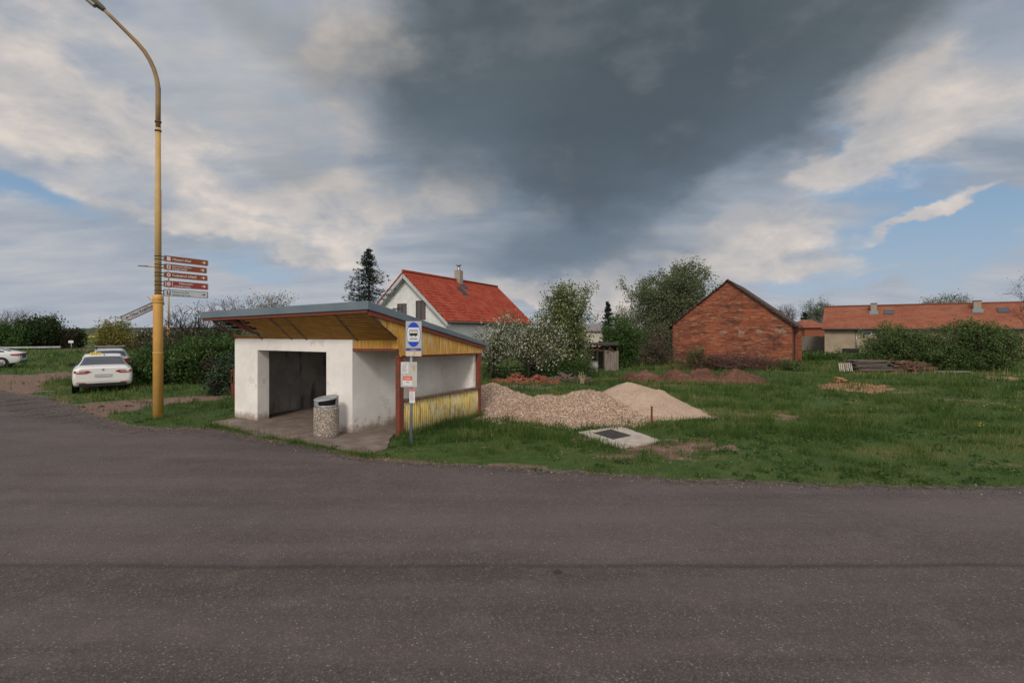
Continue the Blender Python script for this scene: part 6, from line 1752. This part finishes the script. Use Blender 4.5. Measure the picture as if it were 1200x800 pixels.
tree('right_bush', (W(1050, 0, 33).x, 33, 0), plobes(33, (1048, 402, 34, 20), (1025, 418, 22, 14), (1076, 410, 28, 24), (1092, 420, 22, 16)), M_right, 'mid green bush behind the plank stack, left of the two on the right', 'bush', 'bushes in front of the long building', 65, .09, 130, 12, 22, .115, barkd, .6, 5, .05, .13)
tree('right_bush', (W(1140, 0, 31.5).x, 31.5, 0), plobes(31.5, (1128, 400, 38, 22), (1162, 404, 36, 22), (1105, 420, 28, 18), (1150, 422, 40, 15), (1185, 412, 18, 16)), M_right, 'wider dark bush at the right edge of the lot with sparse blossom', 'bush', 'bushes in front of the long building', 66, .09, 160, 12, 22, .115, barkd, .6, 5, .05, .13)
tree('bare_tree', (W(1236, 0, 40).x, 40, 0), plobes(40, (1222, 340, 34, 26), (1240, 325, 30, 26), (1212, 360, 22, 10)), M_brush, 'bare branches reaching in over the roof at the right edge', 'tree', None, 67, .2, 56, 9, 2, .08, barkd, .9, 1, .4, .2, twig_r=.012)
tree('far_tree', (W(921, 0, 95).x, 95, 0), plobes(95, (922, 367, 14, 9)), M_brush, 'bare grey distant tree just right of the barn roof', 'tree', 'distant trees beyond the roofs', 68, .2, 50, 9, 3, .16, barkg, 1.0, 2, .3, .3, twig_r=.02)
tree('far_tree', (W(957, 0, 100).x, 100, 0), plobes(100, (957, 364, 18, 11)), M_willow, 'rounded grey distant tree above the small brick house', 'tree', 'distant trees beyond the roofs', 69, .25, 60, 9, 6, .24, barkg, 1.1, 2, .3, .35, twig_r=.02)
tree('far_tree', (W(1100, 0, 92).x, 92, 0), plobes(92, (1094, 355, 14, 7), (1120, 354, 16, 7)), M_willow, 'pale distant tree tops over the ridge of the long roof', 'tree', 'distant trees beyond the roofs', 70, .25, 60, 9, 6, .22, barkg, 1.0, 2, .3, .3, twig_r=.02)
tree('far_tree', (W(738, 0, 80).x, 80, 0), plobes(80, (693, 376, 12, 4), (735, 372, 20, 14)), M_willow, 'hazy tree behind the distant grey roof', 'tree', 'distant trees beyond the roofs', 71, .2, 40, 9, 8, .24, barkg, 1., 2, .3, .3)

# ---- garden greenery around the fruit trees
tree('garden_bush', (W(640, 0, 26.6).x, 26.6, 0), plobes(26.6, (655, 432, 26, 10), (690, 436, 12, 10), (620, 438, 16, 7)), M_hedge, 'low green undergrowth beneath the pear tree', 'undergrowth', None, 72, .03, 60, 9, 12, .10, barkd, .4, 6, .0, .14, trunk_name='stems', crown_name='foliage')
tree('garden_bush', (W(585, 0, 26).x, 26, 0), plobes(26, (574, 436, 9, 8), (592, 440, 14, 5)), M_hedge, 'dark green plant at the foot of the tree by the shelter', 'undergrowth', None, 73, .03, 30, 8, 11, .09, barkd, .35, 4, .0, .1, trunk_name='stems', crown_name='foliage')

# ================================================================== grass
M_grass = leafmat('grass_blade', (.044, .088, .016), (.086, .150, .032), (.25, .21, .085), .35, .6)
def scatter(n_, x0, x1, y0, y1, rng, px_margin=.06):
    y = rng.uniform(y0, y1, n_); x = rng.uniform(x0, x1, n_)
    k = np.abs(x) < y * (1.0 + px_margin) + .5
    return x[k], y[k]
def allowed(x, y, rng):
    k = ~pip(x, y, ROADJ) & ~pip(x, y, PADPOLY) & ~pip(x, y, SHELTERPOLY)
    dm = dirt_mask(x, y) + (fbm(x * 3.6, y * 3.6, 91) - .5) * 1.7
    k &= dm < rng.uniform(.28, .80, len(x))
    for (cx, cy, R) in HEAPS: k &= np.hypot(x - cx, y - cy) > R
    k &= ~pip(x, y, [tuple(p[:2]) for p in cs])
    return k
ROADJ = [p for p in EDGEJ] + [(-60, -25), (60, -25)]
HEAPS = [(1., 14.9, 1.45), (2.25, 15.2, 1.7), (1.7, 14.3, 1.35), (3.1, 14.4, 1.0), (.2, 14.5, .9), (-.75, 17, 1.6), (.1, 15.9, 1.2), (3.75, 15.9, 1.6), (4.15, 15.3, 1.45), (4.7, 14.6, .9), (7.9, 25.3, .8), (9.3, 25.2, .8), (10.9, 24.9, .9)]
def blades(x, y, ln, wd, rng, lean=.45):
    n_ = len(x); z = gz(x, y) - .01
    a = rng.uniform(0, 6.28, n_); b = rng.uniform(0, 6.28, n_)
    l = ln * rng.uniform(.55, 1.3, n_); w_ = wd * rng.uniform(.6, 1.3, n_)
    base = np.stack([x, y, z], 1); sd = np.stack([np.cos(a), np.sin(a), np.zeros(n_)], 1) * w_[:, None] * .5
    le = np.abs(rng.normal(size=n_)) * lean
    tip = base + np.stack([np.cos(b) * le * l, np.sin(b) * le * l, l * np.sqrt(np.clip(1 - np.minimum(le, .9) ** 2, .1, 1))], 1)
    return np.stack([base - sd, base + sd, tip], 1).reshape(-1, 3)
rng = np.random.default_rng(99)
VV = []; TT = []
for (x0, x1, y0, y1, dens, ln, wd) in [(-13, 13, 7.0, 11.5, 620, .060, .012), (-14, 17, 11.5, 17, 330, .075, .017), (-24, 24, 17, 27, 120, .10, .03), (-46, 42, 27, 46, 30, .13, .06), (-75, 60, 46, 75, 5, .16, .12)]:
    n_ = int((x1 - x0) * (y1 - y0) * dens); x, y = scatter(n_, x0, x1, y0, y1, rng)
    pat = fbm(x * .55, y * .55, 41, 4); fine = fbm(x * 2.6, y * 2.6, 43, 3)
    k = allowed(x, y, rng) & (rng.uniform(0, 1, len(x)) < np.clip(.35 + (pat * .6 + fine * .4 - .36) * 3.2, .10, 1))
    x, y, pat, fine = x[k], y[k], pat[k], fine[k]
    tall = 1 + np.clip((fine - .54) * 12, 0, 1) * np.clip((pat - .40) * 8, 0, 1) * 2.0
    dead = np.clip((fbm(x * .45 + 9, y * .8, 405, 4) - .56) * 9, 0, 1) * (rng.uniform(0, 1, len(x)) < .7)
    far_lot = sstep(9.6, 11.5, y + x * .12) * (x > -3)
    ln_ = ln * (1 + .30 * far_lot) * tall * np.where((x < 0), 1.15, 1)
    VV.append(blades(x, y, ln_, wd, rng)); 
    TT.append(np.clip(.40 + (pat - .5) * 1.3 - (tall - 1) * .25 + (fbm(x * .25, y * .6, 77, 3) - .5) * 1.6 + rng.normal(size=len(x)) * .18 + dead * .5, 0, 1))
# fringes: along the road edge, between apron and road, along the shelter foot and heaps
def fringe(line, per_m, spread, ln, wd, seed, skip=.35, off=0.):
    r_ = np.random.default_rng(seed); xs = []; ys = []
    for a, b in zip(line[:-1], line[1:]):
        L = math.hypot(b[0] - a[0], b[1] - a[1]); m_ = int(L * per_m); t = r_.uniform(0, 1, m_)
        xs.append(a[0] + (b[0] - a[0]) * t); ys.append(a[1] + (b[1] - a[1]) * t)
    x = np.concatenate(xs); y = np.concatenate(ys)
    keep = fbm(x * 1.4, y * 1.4, seed, 3) > skip; x, y = x[keep], y[keep]
    x = x + r_.normal(size=len(x)) * spread; y = y + r_.normal(size=len(x)) * spread + off
    VV.append(blades(x, y, ln * (.6 + fbm(x * 3, y * 3, seed + 1)), wd, r_, .6)); TT.append(np.clip(.42 + r_.normal(size=len(x)) * .2 + (fbm(x * 1.2, y * 1.2, seed + 4) - .5), 0, 1))
vis = [p for p in EDGE if -22 < p[0] < 14]
fringe(vis[:10], 260, .10, .05, .012, 201, .42, .16)
fringe([tuple(G(*q)[:2]) for q in [(250, 499), (300, 511), (350, 520.5), (400, 530), (440, 536)]], 700, .10, .085, .013, 202, .36)
fringe([tuple(S(1.2, v)[:2]) for v in (.3, 1.2, 2.2, 3.7)], 520, .08, .16, .016, 203, .25)
fringe([tuple(S(u, -.06)[:2]) for u in (-4.5, -3.6)], 160, .05, .09, .014, 204, .35)
fringe([tuple(S(-4.52, v)[:2]) for v in (-.1, 1.5, 3.5)], 300, .10, .14, .016, 205, .3)
fringe([tuple(S(u, -.05)[:2]) for u in (-.8, 0)], 60, .04, .07, .012, 206, .4)
fringe([tuple(G(*q)[:2]) for q in [(575, 492), (620, 497), (660, 505), (700, 502), (760, 501), (800, 498), (830, 493)]], 420, .13, .12, .016, 207, .38)
fringe([tuple(p[:2]) for p in cs + cs[:1]], 120, .06, .08, .013, 208, .45)
fringe([tuple(G(*q)[:2]) for q in [(735, 451), (770, 450), (830, 451), (888, 451)]], 200, .25, .18, .03, 209, .3)
fringe([tuple(G(185.3, 489.5)[:2]), tuple((G(185.3, 489.5) + Vector((.2, 0, 0)))[:2])], 900, .18, .14, .014, 210, .0)
fringe([tuple(G(482, 522)[:2]), tuple((G(482, 522) + Vector((.1, 0, 0)))[:2])], 900, .12, .10, .013, 211, .0)
fringe([tuple(G(764, 499)[:2]), tuple((G(764, 499) + Vector((.1, 0, 0)))[:2])], 1400, .14, .15, .014, 212, .0)
for k, (cx, cy, L_) in enumerate([(640, 512, 1.4), (560, 512, 1.6), (690, 520, .6), (600, 505, 1.2), (1010, 497, 1.3), (960, 504, 1.6), (895, 505, 1.2), (1100, 498, 1.6), (1160, 505, 1.8), (880, 492, 1.0), (990, 480, 1.2), (930, 475, 1.), (1050, 470, 1.4), (810, 502, .9), (840, 510, 1.), (540, 500, 1.1), (700, 447, 3), (880, 455, 2.), (1100, 452, 3)]):
    c = G(cx, cy); fringe([(c.x - L_ / 2, c.y), (c.x + L_ / 2, c.y + .1)], 420, .22, .17 if cy > 470 else .26, .02, 230 + k, .3)
for k, (cx, cy, L_) in enumerate([(715, 523, .3), (757, 529, .35), (786, 521, .4), (806, 534, .3), (698, 516, .3), (742, 538, .5), (826, 527, .3), (842, 515, .4), (770, 537, .3), (795, 529, .25), (735, 530, .25), (818, 519, .3), (690, 524, .4)]):
    c = G(cx, cy); fringe([(c.x - L_ / 2, c.y), (c.x + L_ / 2, c.y + .05)], 420, .10, .085, .015, 330 + k, .2)
V = np.concatenate(VV); tn = np.concatenate(TT); n_ = len(tn)
o = np_mesh('grass', V, np.arange(3 * n_), np.arange(n_) * 3, np.full(n_, 3), M_grass, tint=tn)
props(o, kind='stuff')
# broad-leaved weeds in the verge
rng = np.random.default_rng(17); P = []; tw = []; sz = []
for (m_, x0, x1, y0, y1) in ((420, -4, 11, 7.6, 13), (260, -6, 18, 13, 20), (120, -16, -6, 12.6, 20)):
    x = rng.uniform(x0, x1, m_); y = rng.uniform(y0, y1, m_)
    k = ~pip(x, y, ROADJ) & ~pip(x, y, PADPOLY) & ~pip(x, y, SHELTERPOLY) & (fbm(x * .7, y * .7, 311) > .44) & (np.abs(x) < y * 1.05)
    for (cx, cy, R) in HEAPS: k &= np.hypot(x - cx, y - cy) > R
    k &= ~pip(x, y, [tuple(p[:2]) for p in cs])
    for xx, yy in zip(x[k], y[k]):
        r_ = rng.uniform(.06, .20); q_ = int(10 + 60 * r_); t_ = rng.uniform(.1, .8); a_ = rng.uniform(0, 6.28, q_); rr_ = r_ * np.sqrt(rng.uniform(0, 1, q_))
        P.append(np.stack([xx + np.cos(a_) * rr_, yy + np.sin(a_) * rr_, float(gz(xx, yy)) + .02 + (1 - rr_ / r_) * r_ * .6 * rng.uniform(.4, 1, q_)], 1)); tw.append(np.clip(t_ + rng.normal(size=q_) * .15, 0, 1))
o = leaves('weeds', np.concatenate(P), .065, leafmat('weed_leaf', (.022, .055, .012), (.048, .105, .022), (.10, .16, .045), .3), None, rng, .5, np.concatenate(tw), .5); props(o, kind='stuff')
# dandelions
rng = np.random.default_rng(5); pts = []
def dand(cx, cy, rx, ry, m_):
    for _ in range(m_):
        g_ = G(cx + rng.normal() * rx, max(cy + rng.normal() * ry, 441)); x, y = g_.x, g_.y
        if not pip(np.array([x]), np.array([y]), ROADJ)[0]: pts.append((x, y, float(gz(x, y)) + .10 + rng.uniform(0, .06)))
for a in [(1025, 443, 3, 1.2, 9), (1030, 482, 8, 1.5, 6), (1010, 478, 20, 5, 5), (1148, 502, 6, 1, 5), (1185, 478, 25, 5, 7), (1120, 480, 40, 12, 5), (1170, 456, 20, 3, 8), (950, 470, 60, 10, 4), (265, 506, 5, 1.2, 12), (1080, 455, 60, 4, 4), (790, 452, 40, 3, 5)]: dand(*a)
P = np.repeat(np.array(pts), 4, 0) + rng.normal(size=(len(pts) * 4, 3)) * .008
o = leaves('dandelions', P, .032, leafmat('dandelion', (.42, .30, .015), (.52, .38, .02), (.56, .44, .04)), None, rng, .9, None, .7); props(o, kind='stuff')
# loose stones and leaf litter on the verge
rng = np.random.default_rng(6); P = []
for _ in range(1500):
    i = rng.integers(2, len(EDGE) - 3); t = rng.uniform(); a, b = np.array(EDGE[i]), np.array(EDGE[i + 1]); q = a + (b - a) * t + rng.normal(size=2) * (.22, .16)
    P.append((q[0], q[1], .02))
for _ in range(900):
    c = G(max(-50, rng.normal(775, 60)), rng.normal(527, 9)); P.append((c.x, c.y, .02 + float(gz(c.x, c.y))))
o = leaves('litter', np.array(P), .028, leafmat('dry_leaf', (.10, .055, .035), (.20, .12, .075), (.36, .28, .21), .1), None, rng, .7, None, -1.0); props(o, kind='stuff')
